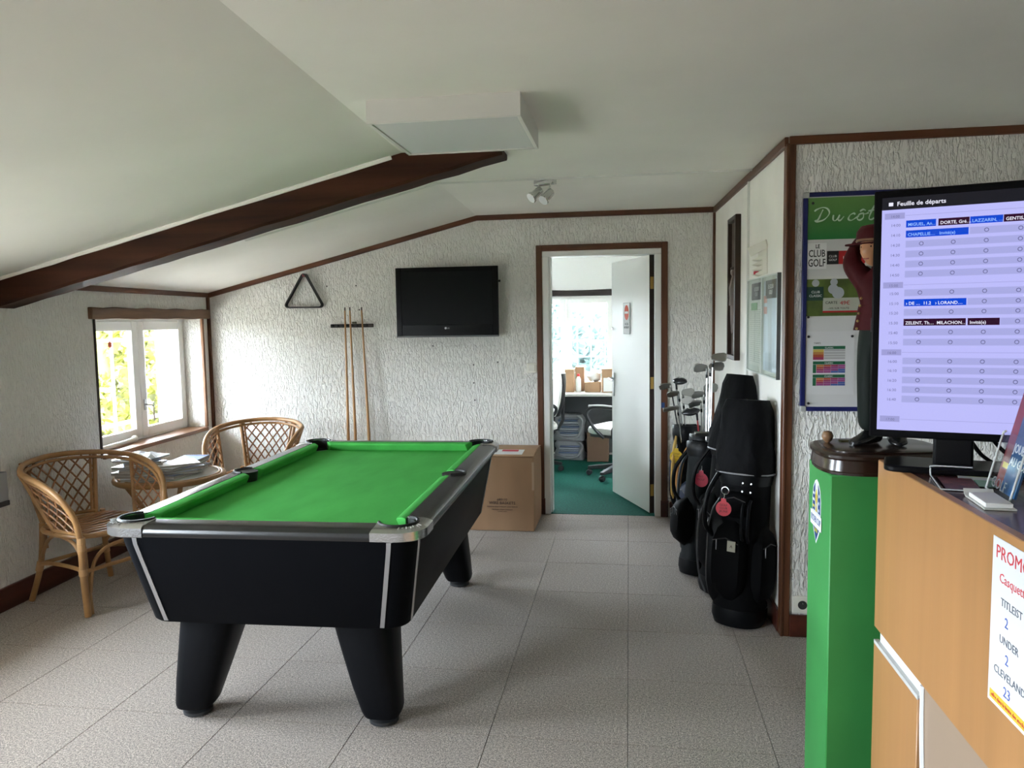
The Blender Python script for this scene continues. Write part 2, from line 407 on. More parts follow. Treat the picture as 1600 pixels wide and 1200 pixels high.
def casement(win, u0, u1, z0, z1, n0, st=.065, bot=None):
    """one opening leaf in the frame F: stiles, rails, pane"""
    s = MB(); bot = bot or st
    s.box(u0, u0 + st, n0 - .04, n0, z0, z1).box(u1 - st, u1, n0 - .04, n0, z0, z1)
    s.box(u0 + st, u1 - st, n0 - .04, n0, z0, z0 + bot).box(u0 + st, u1 - st, n0 - .04, n0, z1 - st, z1)
    return s, MB().box(u0 + st - .004, u1 - st + .004, n0 - .024, n0 - .019, z0 + bot - .004, z1 - st + .004)
def left_window(i, W, lab, detail):
    u0, u1, z0, z1 = W
    um = .728 if i == 1 else (u0 + u1) / 2
    win = thing('window_%d' % i, lab, 'window', FL @ V(((u0 + u1) / 2, -.16, z0)), kind='structure')
    n0 = -.155
    fr = MB(); t = .022
    fr.box(u0 - .004, u0 + t, n0 - .055, n0 - .005, z0, z1).box(u1 - t, u1 + .004, n0 - .055, n0 - .005, z0, z1)
    fr.box(u0 + t, u1 - t, n0 - .055, n0 - .005, z0, z0 + t).box(u0 + t, u1 - t, n0 - .055, n0 - .005, z1 - t, z1)
    part('window_frame', fr.xf(FL), WHITE, win, bevel=.002, seg=1)
    for a, b in ((u0 + .006, um - .002), (um + .002, u1 - .006)):
        s, g = casement(win, a, b, z0 + .012, z1 - .014, n0, .068)
        lf = part('casement', s.xf(FL), WHITE, win, bevel=.004, seg=1)
        part('pane', g.xf(FL), GLASS, lf)
    if i == 1:
        h = MB().box(um - .052, um - .030, n0, n0 + .006, .885, .965)
        h.tube([(um - .041, n0 + .006, .925), (um - .041, n0 + .03, .925), (um - .062, n0 + .04, .922), (um - .085, n0 + .045, .90)], .006, 8)
        part('handle', h.xf(FL), STEEL, win)
        hd = MB().tube([(um - .095, n0 + .034, .94), (um - .098, n0 + .034, .80)], .006, 6)
        part('locking_rod', hd.xf(FL), STEEL, win)
        st = [(r * math.cos(a) * .024, r * math.sin(a) * .026) for k in range(12) for a in [2*PI*k/12] for r in [1 if k % 2 else .72]]
        q = FL @ V((1.03, n0 - .016, 1.375))
        part('window_sticker', MB().prism(st, .001, q, -DU, V((0, 0, 1))), mat('red_sticker', (.75, .10, .03), .6), win, smooth=False, label='small red cut-out sticker')
    sill = MB().box(u0 - .0, u1 + .0, -.155, .022, z0 - .028, z0 + .001)
    part('window_sill', sill.xf(FL), SILLW, win, bevel=.004, seg=1)
    if i == 1:
        part('jamb_strip', MB().box(u1 - .002, u1 + .018, -.15, .006, z0 - .02, z1 + .0).xf(FL), wood('dark_jamb', (.045, .022, .014), .4, 2), win, bevel=.002, seg=1)
        part('jamb_strip', MB().box(u0 - .026, u0 + .001, -.012, .008, z0, z1).xf(FL), wood('jamb_brown', (.22, .105, .05), .35, 2), win, bevel=.002, seg=1)
    m = FL @ Matrix.Translation(((u0 + u1) / 2, -.31, (z0 + z1) / 2)) @ Matrix.Rotation(PI / 2, 4, 'X').inverted()
    ax = NN; z = -ax; xx = DU; yy = z.cross(xx)
    mm = Matrix((xx, yy, z)).transposed().to_4x4(); mm.translation = FL @ V(((u0 + u1) / 2, -.305, (z0 + z1) / 2))
    portal('daylight_portal', mm, u1 - u0, z1 - z0)
    return win
left_window(1, WIN[0], 'white two-leaf casement window recessed in the left wall, hedge behind', True)
left_window(2, WIN[1], 'white casement window in the left wall nearer the viewer', False)
left_window(3, WIN[2], 'white casement window in the left wall beside the viewer', False)
# rough wooden lintel
lin = MB()
secs = []
for k in range(13):
    u = .024 + (1.478 - .024) * k / 12; q = .004 * math.sin(k * 2.1)
    secs.append([(u, -.02, 1.548 + q * .6), (u, .028 + q, 1.548 + q * .6), (u, .03 + q, 1.622 + q), (u, -.02, 1.622 + q)])
lin.loft(secs)
tag(part('window_lintel', lin.xf(FL), LINTEL, bevel=.004, seg=1), 'weathered brown wooden lintel above the recessed window', 'lintel', kind='structure')

# outside the window: grille, shutter, hedge, ground
def outside():
    g = thing('window_grille', 'white metal security grille outside the recessed window', 'grille', FL @ V((.75, -.27, .68)))
    WM = mat('white_metal', (.85, .85, .85), .5)
    for u in (.30, .48, .66, .86, 1.04, 1.22):
        part('bar', MB().tube([(u, -.275, .68), (u, -.275, 1.55)], .011, 8).xf(FL), WM, g)
    for z in (.80, 1.40): part('rail', MB().box(.11, 1.42, -.281, -.269, z - .013, z + .013).xf(FL), WM, g)
    s = thing('window_shutter', 'white board shutter standing open outside the window', 'shutter', FL @ V((.10, -.31, .62)))
    for k in range(1):
        part('board', MB().box(.055, .083, -.30 - .11 * (k + 1), -.304 - .11 * k, .63, 1.58).xf(FL), WM, s, bevel=.003, seg=1)
    for z in (.8, 1.4): part('batten', MB().box(.083, .10, -.41, -.304, z - .04, z + .04).xf(FL), WM, s, bevel=.003, seg=1)
    s2 = thing('window_shutter', 'unseen white board shutter added beside the recessed window to cut sky light', 'shutter', FL @ V((1.46, -.31, .62)))  # unseen leaf, added to keep sky light off the back wall corner
    for k in range(5):
        part('board', MB().box(1.445, 1.473, -.30 - .12 * (k + 1), -.304 - .12 * k, .63, 1.58).xf(FL), WM, s2, bevel=.003, seg=1)
    for z in (.8, 1.4): part('batten', MB().box(1.473, 1.49, -.89, -.304, z - .04, z + .04).xf(FL), WM, s2, bevel=.003, seg=1)
    ev = part('eave_blocker', MB().box(-.15, 2.2, -1.2, -.30, 1.66, 1.78).box(2.2, ULEN, -.72, -.30, 1.68, 1.78).xf(FL), mat('eave_blocker_boards', (.35, .27, .20), .7), smooth=False)  # unseen overhang added to hold back sky light, deeper over the recessed window
    tag(ev, 'unseen timber overhang added outside above the windows to cut sky light', 'light blocker', kind='structure')
    gr = part('ground', MB().box(-30, -3.95, -30, 40, -.35, -.25).box(-3.95, 12, 9.2, 40, -.35, -.25).box(-3.95, 12, -30, -1.8, -.35, -.25), mat('gravel', (.26, .235, .195), .9, var=(3, .25, (1, 1, 1))), smooth=False)
    tag(gr, 'pale gravel ground outside the windows', 'ground', kind='structure')
    def foliage(name, lab, cat, cen, ext, n, size, cols, seed, core=True):
        rnd = random.Random(seed); mb = MB(); cx, cy_, cz = cen; ex, ey, ez = ext
        for _ in range(n):
            # leaves near the surface of an uneven hedge body
            y = cy_ + rnd.uniform(-ey, ey); z = cz + rnd.uniform(-ez, ez)
            bul = .25 * math.sin(y * 2.3) + .18 * math.sin(y * 5.1 + z * 3) + .15 * math.sin(z * 4.2)
            x = cx + rnd.choice((1, 1, -1)) * ex * (1 - .5 * (abs(z - cz) / ez) ** 3) * (1 + bul) * rnd.uniform(.75, 1.05)
            a = V((rnd.uniform(-1, 1), rnd.uniform(-1, 1), rnd.uniform(-1, 1))).normalized(); b = a.orthogonal().normalized()
            s = size * rnd.uniform(.6, 1.3); c = V((x, y, z))
            mb.add([c - a * s, c + b * s * .45, c + a * s, c - b * s * .45], [(0, 1, 2, 3)])
        if core: mb.box(cx - ex * .6, cx + ex * .6, cy_ - ey, cy_ + ey, cz - ez, cz + ez * .8)
        o = part(name, mb, mat(name + '_leaves', cols, .6, var=(2.2, .5, (1, 1, 1))), smooth=False)
        return tag(o, lab, cat, kind='stuff')
    foliage('hedge', 'bright yellow green hedge outside the recessed window', 'hedge', (-8.2, 10.5, .70), (.7, 7.5, 1.05), 16000, .10, (.085, .090, .004), 3)
    f = foliage('shrubbery', 'pale blue green shrubs beyond the office window', 'shrubs', (-12.5, 0, 1.0), (.9, 5.0, 1.15), 8000, .13, (.10, .15, .14), 5)
    f.rotation_euler = (0, 0, -PI / 2); f.location = (1.2, 1.4, 0)
outside()

# ------------------------------------------------------------------ doorway and office
YO = 8.45
def build_office():
    def st(nm, mb, m, lab, cat): tag(part(nm, mb, m, smooth=False), lab, cat, kind='structure')
    st('floor_office', MB().box(-2.5, 1.4, YB + .012, YO + .2, -.06, 0), GREENC, 'dark green office carpet beyond the doorway', 'floor')
    mb = MB(); cells(mb, [-2.5, 1.4], [-.05, 2.42], [(-1.75, -.172, .76, 1.735)], lambda a, b, c, d: mb.box(a, b, YO, YO + .2, c, d))
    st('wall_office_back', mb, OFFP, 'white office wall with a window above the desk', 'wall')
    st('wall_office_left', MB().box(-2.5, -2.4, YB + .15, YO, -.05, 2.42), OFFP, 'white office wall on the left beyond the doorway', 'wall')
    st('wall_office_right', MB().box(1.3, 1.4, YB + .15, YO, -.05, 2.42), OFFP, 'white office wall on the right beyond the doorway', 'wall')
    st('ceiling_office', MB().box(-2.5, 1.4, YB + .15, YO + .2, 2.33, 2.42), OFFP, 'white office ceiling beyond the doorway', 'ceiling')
    # brown casing
    cs = thing('trim_10', 'brown wooden casing around the office doorway', 'trim', (-.2, YB, 0), kind='structure')
    y0, y1 = YB - .022, YB + .004
    part('side_board', MB().box(-.692, -.648, y0, y1, 0, 2.058), TRIM, cs, bevel=.003, seg=1)
    part('side_board', MB().box(.238, .284, y0, y1, 0, 2.058), TRIM, cs, bevel=.003, seg=1)
    part('head_board', MB().box(-.648, .238, y0, y1, 2.014, 2.058), TRIMX, cs, bevel=.003, seg=1)
    for x in (-.692, .238): part('plinth_block', MB().box(x - .004, x + .05, y0 - .004, y1, 0, .125), BASEW, cs, bevel=.003, seg=1)
    part('blue_tape', MB().box(.2375, .262, y0 - .001, y0, .83, .87), mat('blue_tape', (.01, .05, .16), .5), cs, smooth=False, label='scrap of blue tape on the casing')
    fr = thing('trim_11', 'white door frame inside the brown casing', 'trim', (-.2, YB + .07, 0), kind='structure')
    y0, y1 = YB - .012, YB + .15
    part('side_jamb', MB().box(-.648, -.600, y0, y1, 0, 1.972), WHITE, fr, bevel=.003, seg=1)
    part('side_jamb', MB().box(.190, .238, y0, y1, 0, 1.972), WHITE, fr, bevel=.003, seg=1)
    part('head_jamb', MB().box(-.648, .238, y0, y1, 1.972, 2.014), WHITE, fr, bevel=.003, seg=1)
    part('door_stop', MB().box(-.600, -.588, YB + .05, y1, 0, 1.972), WHITE, fr, bevel=.002, seg=1)
    # open leaf
    h = V((.150, YB + .035, .012)); e = V((-.138, 6.541, .012)); dx = (e - h).normalized(); nx = V((dx.y, -dx.x, 0))  # nx = towards +x (hidden side)
    d = thing('door_1', 'white door standing open into the office', 'door', h, kind='structure')
    c = h + dx * .39 + nx * .02 + V((0, 0, .98))
    part('leaf', MB().obox(c, (.78, .036, 1.955), dx, nx), WHITE, d, bevel=.003, seg=1)
    part('hinge_edge', MB().obox(h - dx * .003 + nx * .02 + V((0, 0, .98)), (.006, .036, 1.955), dx, nx), wood('dark_edge', (.022, .008, .005), .3, 2), d, smooth=False, label='dark brown door edge')
    for z in (.18, 1.0, 1.75): part('hinge', MB().obox(h - dx * .007 + nx * .02 + V((0, 0, z)), (.004, .025, .09), dx, nx), mat('brass', (.45, .28, .08), .35, 1), d, smooth=False)
    q = h + dx * .735 - nx * .001
    pl = part('handle_plate', MB().obox(q - nx * .002 + V((0, 0, .935)), (.038, .006, .20), dx, nx), STEEL, d, bevel=.002, seg=1)
    part('lever', MB().tube([q - nx * .004 + V((0, 0, .985)), q - nx * .045 + V((0, 0, .985)), q - nx * .05 - dx * .03 + V((0, 0, .983)), q - nx * .05 - dx * .11 + V((0, 0, .975))], .008, 8), STEEL, pl)
    part('keyhole_rose', MB().lathe([(.013, 0), (.013, .005)], h + dx * .755 - nx * .001 + V((0, 0, 1.405)), 14, -nx), STEEL, d)
    # no entry notice on the leaf
    o = h + dx * .435 - nx * .0025
    s = thing('door_notice', 'white no-entry notice with a red disc taped to the open door', 'sign', o + V((0, 0, 1.365)))
    part('sheet', MB().obox(o + V((0, 0, 1.488)), (.135, .002, .25), dx, nx), PAPER, s, smooth=False)
    RED = mat('print_red', (.70, .12, .08), .7)
    poly = [(math.cos(2*PI*k/24) * .046, math.sin(2*PI*k/24) * .060) for k in range(24)]
    dz = V((0, 0, 1))
    part('red_disc', MB().prism(poly, .0006, o - nx * .0012 + V((0, 0, 1.535)), -dx, dz), RED, s, smooth=False)
    part('white_bar', MB().obox(o - nx * .0022 + V((0, 0, 1.535)), (.07, .0006, .018), dx, nx), PAPER, s, smooth=False)
    INK = mat('ink', (.03, .03, .03), .7)
    for t, z in (('ACCES', 1.436), ('INTERDIT', 1.408)): text('lettering', t, o - nx * .0015 + V((0, 0, z)), -dx, dz, .024, INK, s, align='CENTER')
    fm = MB()
    for a, b, zz, hh in ((-.067, .002, 1.488, .25), (.067, .002, 1.488, .25)): fm.obox(o - nx * .0014 + dx * a + V((0, 0, zz)), (b, .0008, hh), dx, nx)
    for zz in (1.364, 1.612): fm.obox(o - nx * .0014 + V((0, 0, zz)), (.135, .0008, .002), dx, nx)
    part('border', fm, INK, s, smooth=False)
    # office window
    wn = thing('window_4', 'white office window over the desk beyond the doorway', 'window', (-.79, YO + .06, .76), kind='structure')
    y0 = YO + .05
    f = MB(); X0, X1, Z0, Z1 = -1.75, -.172, .76, 1.735
    f.box(X0, X0 + .03, y0, y0 + .05, Z0, Z1).box(X1 - .02, X1, y0, y0 + .05, Z0, Z1).box(X0, X1, y0, y0 + .05, Z0, Z0 + .03).box(X0, X1, y0, y0 + .05, Z1 - .022, Z1)
    part('window_frame', f, WHITE, wn, bevel=.002, seg=1)
    for a, b in ((X0 + .02, -1.22), (-1.215, -.690), (-.684, X1 - .008)):  # leftmost leaf is unseen, added to let more daylight into the office
        s_ = MB(); t = .055
        s_.box(a, a + t, y0 - .02, y0 + .025, Z0 + .02, Z1 - .012).box(b - t, b, y0 - .02, y0 + .025, Z0 + .02, Z1 - .012)
        s_.box(a + t, b - t, y0 - .02, y0 + .025, Z0 + .02, Z0 + .08).box(a + t, b - t, y0 - .02, y0 + .025, Z1 - .062, Z1 - .012)
        lf = part('casement', s_, WHITE, wn, bevel=.003, seg=1)
        part('pane', MB().box(a + t - .003, b - t + .003, y0, y0 + .005, Z0 + .077, Z1 - .059), GLASS, lf)
    for z in (1.32, 1.55): part('hinge', MB().tube([(-.687, y0 - .024, z - .03), (-.687, y0 - .024, z + .03)], .008, 8), WHITE, wn)
    g = thing('window_grille', 'pale lattice grille outside the office window', 'grille', (-.79, YO + .19, .76))
    WM = MATS['white_metal']
    for k in range(10): part('bar', MB().tube([(-1.66 + k * .155, YO + .19, .76), (-1.66 + k * .155, YO + .19, 1.735)], .006, 6), WM, g)
    for k in range(5): part('rail', MB().tube([(-1.75, YO + .19, .9 + k * .18), (-.172, YO + .19, .9 + k * .18)], .006, 6), WM, g)
    lm = MB(); secs = []
    for k in range(9):
        x = -2.2 + (2.2 - .165) * k / 8; q = .005 * math.sin(k * 1.7)
        secs.append([(x, YO - .025, 1.752 + q * .3), (x, YO + .01, 1.752), (x, YO + .01, 1.822 + q), (x, YO - .025 - q, 1.816 + q)])
    tag(part('window_lintel', lm.loft(secs), wood('black_lintel', (.018, .012, .010), .4, 0), bevel=.008, seg=2), 'near-black wooden lintel above the office window', 'lintel', kind='structure')
    mm = Matrix((V((1, 0, 0)), V((0, 0, -1)), V((0, 1, 0)))).transposed().to_4x4(); mm.translation = V((-.96, YO + .21, 1.25))
    portal('daylight_portal', mm, 1.58, .97)
    # desk
    dk = thing('desk', 'grey office desk with white top under the office window', 'desk', (-.8, 8.18, 0))
    part('top', MB().box(-2.0, .35, 7.955, 8.445, .695, .722), mat('desk_white', (.72, .71, .66), .45), dk, bevel=.004, seg=1)
    DG = mat('desk_grey', (.045, .048, .052), .7)
    part('modesty_panel', MB().box(-1.95, .30, 8.40, 8.42, .03, .695), DG, dk, smooth=False)
    for x in (-1.95, .27): part('side_panel', MB().box(x, x + .03, 8.0, 8.40, 0, .695), DG, dk, bevel=.003, seg=1)
    # things on the desk
    Z = .7225
    def carton(x0, x1, y0, y1, h, lab, z=Z, flap=None, sheet=None, m=CARD):
        r = thing('cardboard_box', lab, 'box', ((x0 + x1) / 2, (y0 + y1) / 2, z))
        part('carton', MB().box(x0, x1, y0, y1, z, z + h), m, r, bevel=.004, seg=1)
        if flap: part('flap', MB().obox(((x0 + x1) / 2, y0 - .001, z + h - .03), (x1 - x0, .004, .06), (1, 0, 0), (0, 1, .15)), m, r, smooth=False)
        if sheet: part('shipping_label', MB().box(x0 + .02, x1 - .01, y0 - .0015, y0 - .0005, z + .01, z + h * .62), PAPER, r, smooth=False)
        part('packing_tape', MB().box((x0 + x1) / 2 - .02, (x0 + x1) / 2 + .02, y0 + .002, y1 - .002, z + h, z + h + .0008), mat('packing_tape', (.50, .36, .2), .3), r, smooth=False)
        return r
    carton(-.677, -.583, 8.15, 8.32, .245, 'tall narrow cardboard box standing on the office desk', flap=True)
    carton(-.578, -.478, 8.27, 8.40, .265, 'tall cardboard box behind the white bottle on the desk')
    carton(-.468, -.300, 8.16, 8.36, .105, 'low cardboard box lying on the office desk')
    carton(-.288, -.06, 8.12, 8.36, .25, 'cardboard box with white label beside the open door', sheet=True)
    b = thing('bottle', 'white plastic bottle with red cap on the office desk', 'bottle', (-.535, 8.17, Z))
    part('body', MB().lathe([(.026, 0), (.028, .01), (.028, .135), (.02, .155), (.013, .165), (.013, .172)], (-.535, 8.17, Z), 18), WHITEP, b)
    part('cap', MB().lathe([(.015, .170), (.015, .193), (.012, .196)], (-.535, 8.17, Z), 16), mat('red_cap', (.6, .03, .03), .4), b)
    sk = MB().sphere((-.37, 8.25, Z + .105 + .062), (.075, .07, .062), 16, 10)
    for p in sk.v: p += V((.008 * math.sin(p.z * 90), 0, .010 * math.sin(p.x * 70 + p.y * 40)))
    for p in sk.v: p.z = max(p.z, Z + .1062)
    solo('plastic_bag', sk, mat('bag_white', (.75, .76, .75), .5), 'crumpled white plastic bag lying on the low cardboard box', 'bag', base=(-.37, 8.25, Z + .106))
    carton(-.44, -.215, 8.0, 8.30, .31, 'dim cardboard box on the floor under the office desk', z=.001, m=mat('cardboard_shaded', (.12, .07, .042), .85), flap=False)  # cardboard colour darkened to stand for the shade under the desk
    # tote bags full of papers
    BG = mat('bag_film', (.20, .205, .21), .45)
    for k, (z, hh, lab) in enumerate(((.001, .20, 'grey tote bag of newspapers on the office floor'), (.212, .27, 'grey tote bag of newspapers stacked on another under the desk'))):
        r = thing('tote_bag', lab, 'bag', (-.63, 8.17, z), group='newspaper bags under the desk')
        secs = []
        for i in range(8):
            t = i / 7; zz = z + hh * t
            s_ = 1 + .06 * math.sin(t * 9 + k) - .18 * t * t
            secs.append([(-.63 + x * s_ + .01 * math.sin(8 * t + y * 30), 8.19 + y * s_ + .01 * math.sin(x * 35 + t * 6), zz) for x, y in rrect(.165, .11, .05, 4)])
        part('sack', MB().loft(secs), BG, r)
        pn = max(3, int((hh - .05) / .022))
        for i in range(pn):
            zz = z + .03 + i * .022
            q = random.uniform(-.012, .012)
            part('newspaper', MB().box(-.74 + q, -.53 + q, 8.055, 8.10, zz, zz + .016), mat('newsprint_%d' % (i % 3), [(.16, .17, .20), (.30, .31, .33), (.09, .12, .20)][i % 3], .8), r, bevel=.004, seg=1)
        part('handle', MB().tube(spline([(-.76, 8.075, z + hh * .3), (-.73, 8.05, z + .05), (-.63, 8.04, z + .03), (-.53, 8.05, z + .06), (-.49, 8.075, z + hh * .75), (-.55, 8.08, z + hh + .0)], 5), .014, 7, flat=1), BG, r)
    # office chairs
    CW = mat('cream_vinyl', (.70, .69, .64), .45); BK = mat('chair_black', (.010, .010, .011), .45); GREY = mat('grey_metal', (.16, .18, .20), .35, .6)
    def office_chair(loc, rz, lab):
        r = thing('office_chair', lab, 'chair', (0, 0, 0))
        for k in range(5):
            a = 2 * PI * k / 5 + .3; c_, s_ = math.cos(a), math.sin(a)
            part('base_arm', MB().loft([[(c_*t - s_*w_, s_*t + c_*w_, z1), (c_*t + s_*w_, s_*t - c_*w_, z1), (c_*t + s_*w_, s_*t - c_*w_, z0), (c_*t - s_*w_, s_*t + c_*w_, z0)] for t, w_, z0, z1 in ((.02, .03, .075, .13), (.30, .018, .062, .09))]), BK, r, bevel=.004, seg=1)
            cs_ = part('caster', MB().lathe([(.022, -.022), (.028, -.014), (.028, .014), (.022, .022)], (c_ * .29, s_ * .29, .029), 14, (-s_, c_, 0)), BK, r)
        part('gas_lift', MB().lathe([(.028, .10), (.028, .25), (.016, .25), (.016, .42)], (0, 0, 0), 16), GREY, r)
        part('seat', MB().loft([[(x, y, z) for x, y in rrect(.24 * s_, .24 * s_, .11 * s_, 5)] for z, s_ in ((.42, .86), (.435, .98), (.46, 1.0), (.485, .96), (.50, .8))]), CW, r)
        part('seat_pan', MB().loft([[(x, y, z) for x, y in rrect(.22, .22, .1, 5)] for z in (.40, .422)]), BK, r)
        secs = []
        for i in range(9):
            t = i / 8; z = .55 + .42 * t; x = -.235 - .06 * t - .02 * math.sin(PI * t); hw = .21 * (1 - .35 * (2 * t - 1) ** 4)
            secs.append([(x + .028 * math.sin(a) - .03 * math.cos(a) ** 2 * -1, hw * math.cos(a), z) for a in [2 * PI * j / 16 for j in range(16)]])
        bk = part('backrest', MB().loft(secs), CW, r)
        secs2 = [[V(p) + V((-.022, 0, 0)) for p in q] for q in secs]
        part('back_shell', MB().loft(secs2), BK, bk)
        part('back_post', MB().tube([(-.10, 0, .40), (-.27, 0, .41), (-.315, 0, .50), (-.32, 0, .75)], .018, 8), BK, r)
        for s_ in (-1, 1):
            part('armrest', MB().tube(spline([(.02, s_*.23, .40), (.10, s_*.28, .50), (.17, s_*.28, .62), (.12, s_*.28, .685), (0, s_*.28, .69), (-.16, s_*.28, .68), (-.20, s_*.27, .62), (-.10, s_*.26, .50), (-.08, s_*.23, .40)], 5), .016, 8), BK, r)
            part('arm_pad', MB().tube(spline([(.15, s_*.28, .694), (.0, s_*.28, .704), (-.16, s_*.28, .697)], 4), .013, 8), mat('pad_grey', (.5, .5, .5), .5), r)
        r.location = loc; r.rotation_euler = (0, 0, rz)
        return r
    office_chair((-.10, 7.25, 0), math.radians(150), 'cream seated office swivel chair half hidden by the open door')
    office_chair((-.96, 7.50, 0), math.radians(195), 'cream backed office swivel chair cut off by the left door jamb')
build_office()

# ------------------------------------------------------------------ pool table
def build_pool_table():
    RAIL = mat('black_rail_laminate', (.010, .010, .011), .27, 0, .8)
    CAB = mat('black_cabinet', (.003, .0035, .005), .5, 0, .07)
    CLOTH = mat('green_cloth', (.075, .43, .085), .95, 0, .1, var=(9, .10, (1, .35, 1)), bump=(350, .2, .001, (1, 1, 1), 2, 0))
    ALU = mat('aluminium_strip', (.55, .56, .58), .35, .9)
    CAST = mat('cast_chrome', (.62, .62, .63), .22, 1, bump=(140, .25, .002, (1, 1, 1), 3, 0))
    RUB = mat('pocket_rubber', (.004, .004, .004), .45)
    t = thing('pool_table', 'black pool table with green cloth and chrome corner castings', 'pool table')
    W, LH = .59, .98; RW = .09; zt, zl, zb = .80, .785, .757
    iw, il = W - RW, LH - RW                     # rail inner edge
    PR = .058                                     # pocket radius
    # cabinet: rounded rectangle, tapering down
    def sec(hx, hy, z, r=.085): return [(x, y, z) for x, y in rrect(hx, hy, r, 7)]
    part('cabinet', MB().loft([sec(.47, .86, .728), sec(.50, .89, .757), sec(.555, .945, .757), sec(.552, .94, .72), sec(.497, .862, .408), sec(.492, .857, .402)]), CAB, t, sharp=30)
    # aluminium strips where the flat panels meet the rounded corners
    for sx in (-1, 1):
        for sy in (-1, 1):
            lv = ((.5548, .9447, .755), (.552, .94, .72), (.4974, .8626, .41))
            part('corner_strip', MB().loft([[V((sx * (hx - .085) + q, sy * hy + k * sy, z)) for q, k in ((-.008, .003), (.008, .003), (.008, -.006), (-.008, -.006))] for hx, hy, z in lv]), ALU, t, smooth=False)
            part('corner_strip', MB().loft([[V((sx * hx + k * sx, sy * (hy - .085) + q, z)) for q, k in ((-.008, .003), (.008, .003), (.008, -.006), (-.008, -.006))] for hx, hy, z in lv]), ALU, t, smooth=False)
    # slate bed with pocket notches
    def notch(cx, cy, r, a0, a1, n=8): return [(cx + r * math.cos(math.radians(a0 + (a1 - a0) * i / n)), cy + r * math.sin(math.radians(a0 + (a1 - a0) * i / n))) for i in range(n + 1)]
    pc = .012
    cx, cyy = iw - pc, il - pc
    e = math.degrees(math.asin(min(1, pc / PR)))
    poly = []
    # go counter-clockwise, starting right of the near left corner
    poly += notch(-cx, -cyy, PR, 90 + e - 0, -e, 8)[:]
    poly += notch(cx, -cyy, PR, 180 + e, 90 - e, 8)
    poly += notch(iw + .01, 0, PR * .92, 260, 100, 8)
    poly += notch(cx, cyy, PR, 270 + e, 180 - e, 8)
    poly += notch(-cx, cyy, PR, 360 + e, 270 - e, 8)
    poly += notch(-iw - .01, 0, PR * .92, 80, -80, 8)
    part('cloth_bed', MB().prism(poly, .02, (0, 0, .732)), CLOTH, t, smooth=False)
    # rails
    prof = [(0, zt), (.045, zt - .001), (.075, zt - .007), (.087, zt - .015), (.09, zl - .01), (.09, zb + .006), (.086, zb), (0, zb)]
    CL = .135                                     # length of a casting arm along each side
    for s in (-1, 1):
        part('end_rail', MB().loft([[(x, s * (il + a), z) for a, z in prof] for x in (-W + CL + .03, W - CL - .03)]), RAIL, t, sharp=35)
    for s in (-1, 1):
        for y0, y1 in ((-LH + CL + .03, -.062), (.062, LH - CL - .03)):
            part('side_rail', MB().loft([[(s * (iw + a), y, z) for a, z in prof] for y in (y0, y1)]), RAIL, t, sharp=35)
        part('side_rail', MB().loft([[(s * (iw + a), y, z) for a, z in [(.058, zt - .003)] + prof[2:-1] + [(.058, zb)]] for y in (-.063, .063)]), RAIL, t, sharp=35)
        pts = [V((s * (iw + .004 + .056 * math.sin(math.radians(q))), -.056 * math.cos(math.radians(q)), zt)) for q in range(0, 181, 15)]
        pk = part('middle_pocket', MB().tube(pts, .0075, 8), RUB, t)
        cup = [[(s * (iw + .004 + r * math.sin(math.radians(q))), -r * math.cos(math.radians(q)), z) for q in range(0, 360, 20)] for r, z in ((.052, zt - .002), (.046, .745), (.02, .735))]
        part('pocket_cup', MB().loft(cup), RUB, pk)
    # cushions
    def cushion(p0, p1, inw, k0, k1):
        """p0,p1 along the rail inner edge, inw = inward normal, k = how much the nose is shortened at each end"""
        p0 = V(p0); p1 = V(p1); d = (p1 - p0).normalized(); n = V(inw); q = .046
        secs = []
        for p, kk in ((p0, k0), (p1, -k1)):
            secs.append([p + V((0, 0, zt - .001)), p + n * .018 + d * kk * .35 + V((0, 0, zt)), p + n * (q - .004) + d * kk * .95 + V((0, 0, zt - .006)), p + n * q + d * kk + V((0, 0, zt - .012)), p + n * .026 + d * kk * .7 + V((0, 0, .752)), p + V((0, 0, .752))])
        part('cushion', MB().loft(secs), CLOTH, t, sharp=30, bevel=.003, seg=2)
    g = .062
    cushion((-iw + g, -il, 0), (iw - g, -il, 0), (0, 1, 0), .035, .035)
    cushion((-iw + g, il, 0), (iw - g, il, 0), (0, -1, 0), .035, .035)
    for s in (-1, 1):
        cushion((s * iw, -il + g, 0), (s * iw, -.054, 0), (-s, 0, 0), .035, .02)
        cushion((s * iw, .054, 0), (s * iw, il - g, 0), (-s, 0, 0), .02, .035)
    # corner castings
    for sx in (-1, 1):
        for sy in (-1, 1):
            R_ = .10
            out = [(W, LH - CL - .04)] + [(W - R_ + R_ * math.cos(math.radians(a)), LH - R_ + R_ * math.sin(math.radians(a))) for a in range(0, 91, 10)] + [(W - CL - .04, LH)]
            inn = [(cx - .075, il - .002)] + [(cx + (PR + .004) * math.cos(math.radians(a)), cyy + (PR + .004) * math.sin(math.radians(a))) for a in range(165, -76, -20)] + [(iw - .002, cyy - .075)]
            inn = [(W - CL - .04, il - .002)] + [(cx + (PR + .004) * math.cos(math.radians(a)), cyy + (PR + .004) * math.sin(math.radians(a))) for a in range(168, -79, -12)] + [(iw - .002, LH - CL - .04)]
            cen = V((W - .075, LH - .075))
            def ring(z, grow):
                o_ = []
                for p in out:
                    q = V(p); dd = V((0, 0))
                    dv = V((q.x - (W - .14), q.y - (LH - .14))); dv.normalize()
                    o_.append(q + dv * grow)
                return [(sx * p[0], sy * p[1], z) for p in list(o_) + list(inn)]
            rings = [ring(zb - .002, -.002), ring(zb + .002, .004), ring(zl + .004, .004), ring(zt - .004, -.008), ring(zt + .003, -.03)]
            c_ = part('corner_casting', MB().loft(rings), CAST, t, sharp=28)
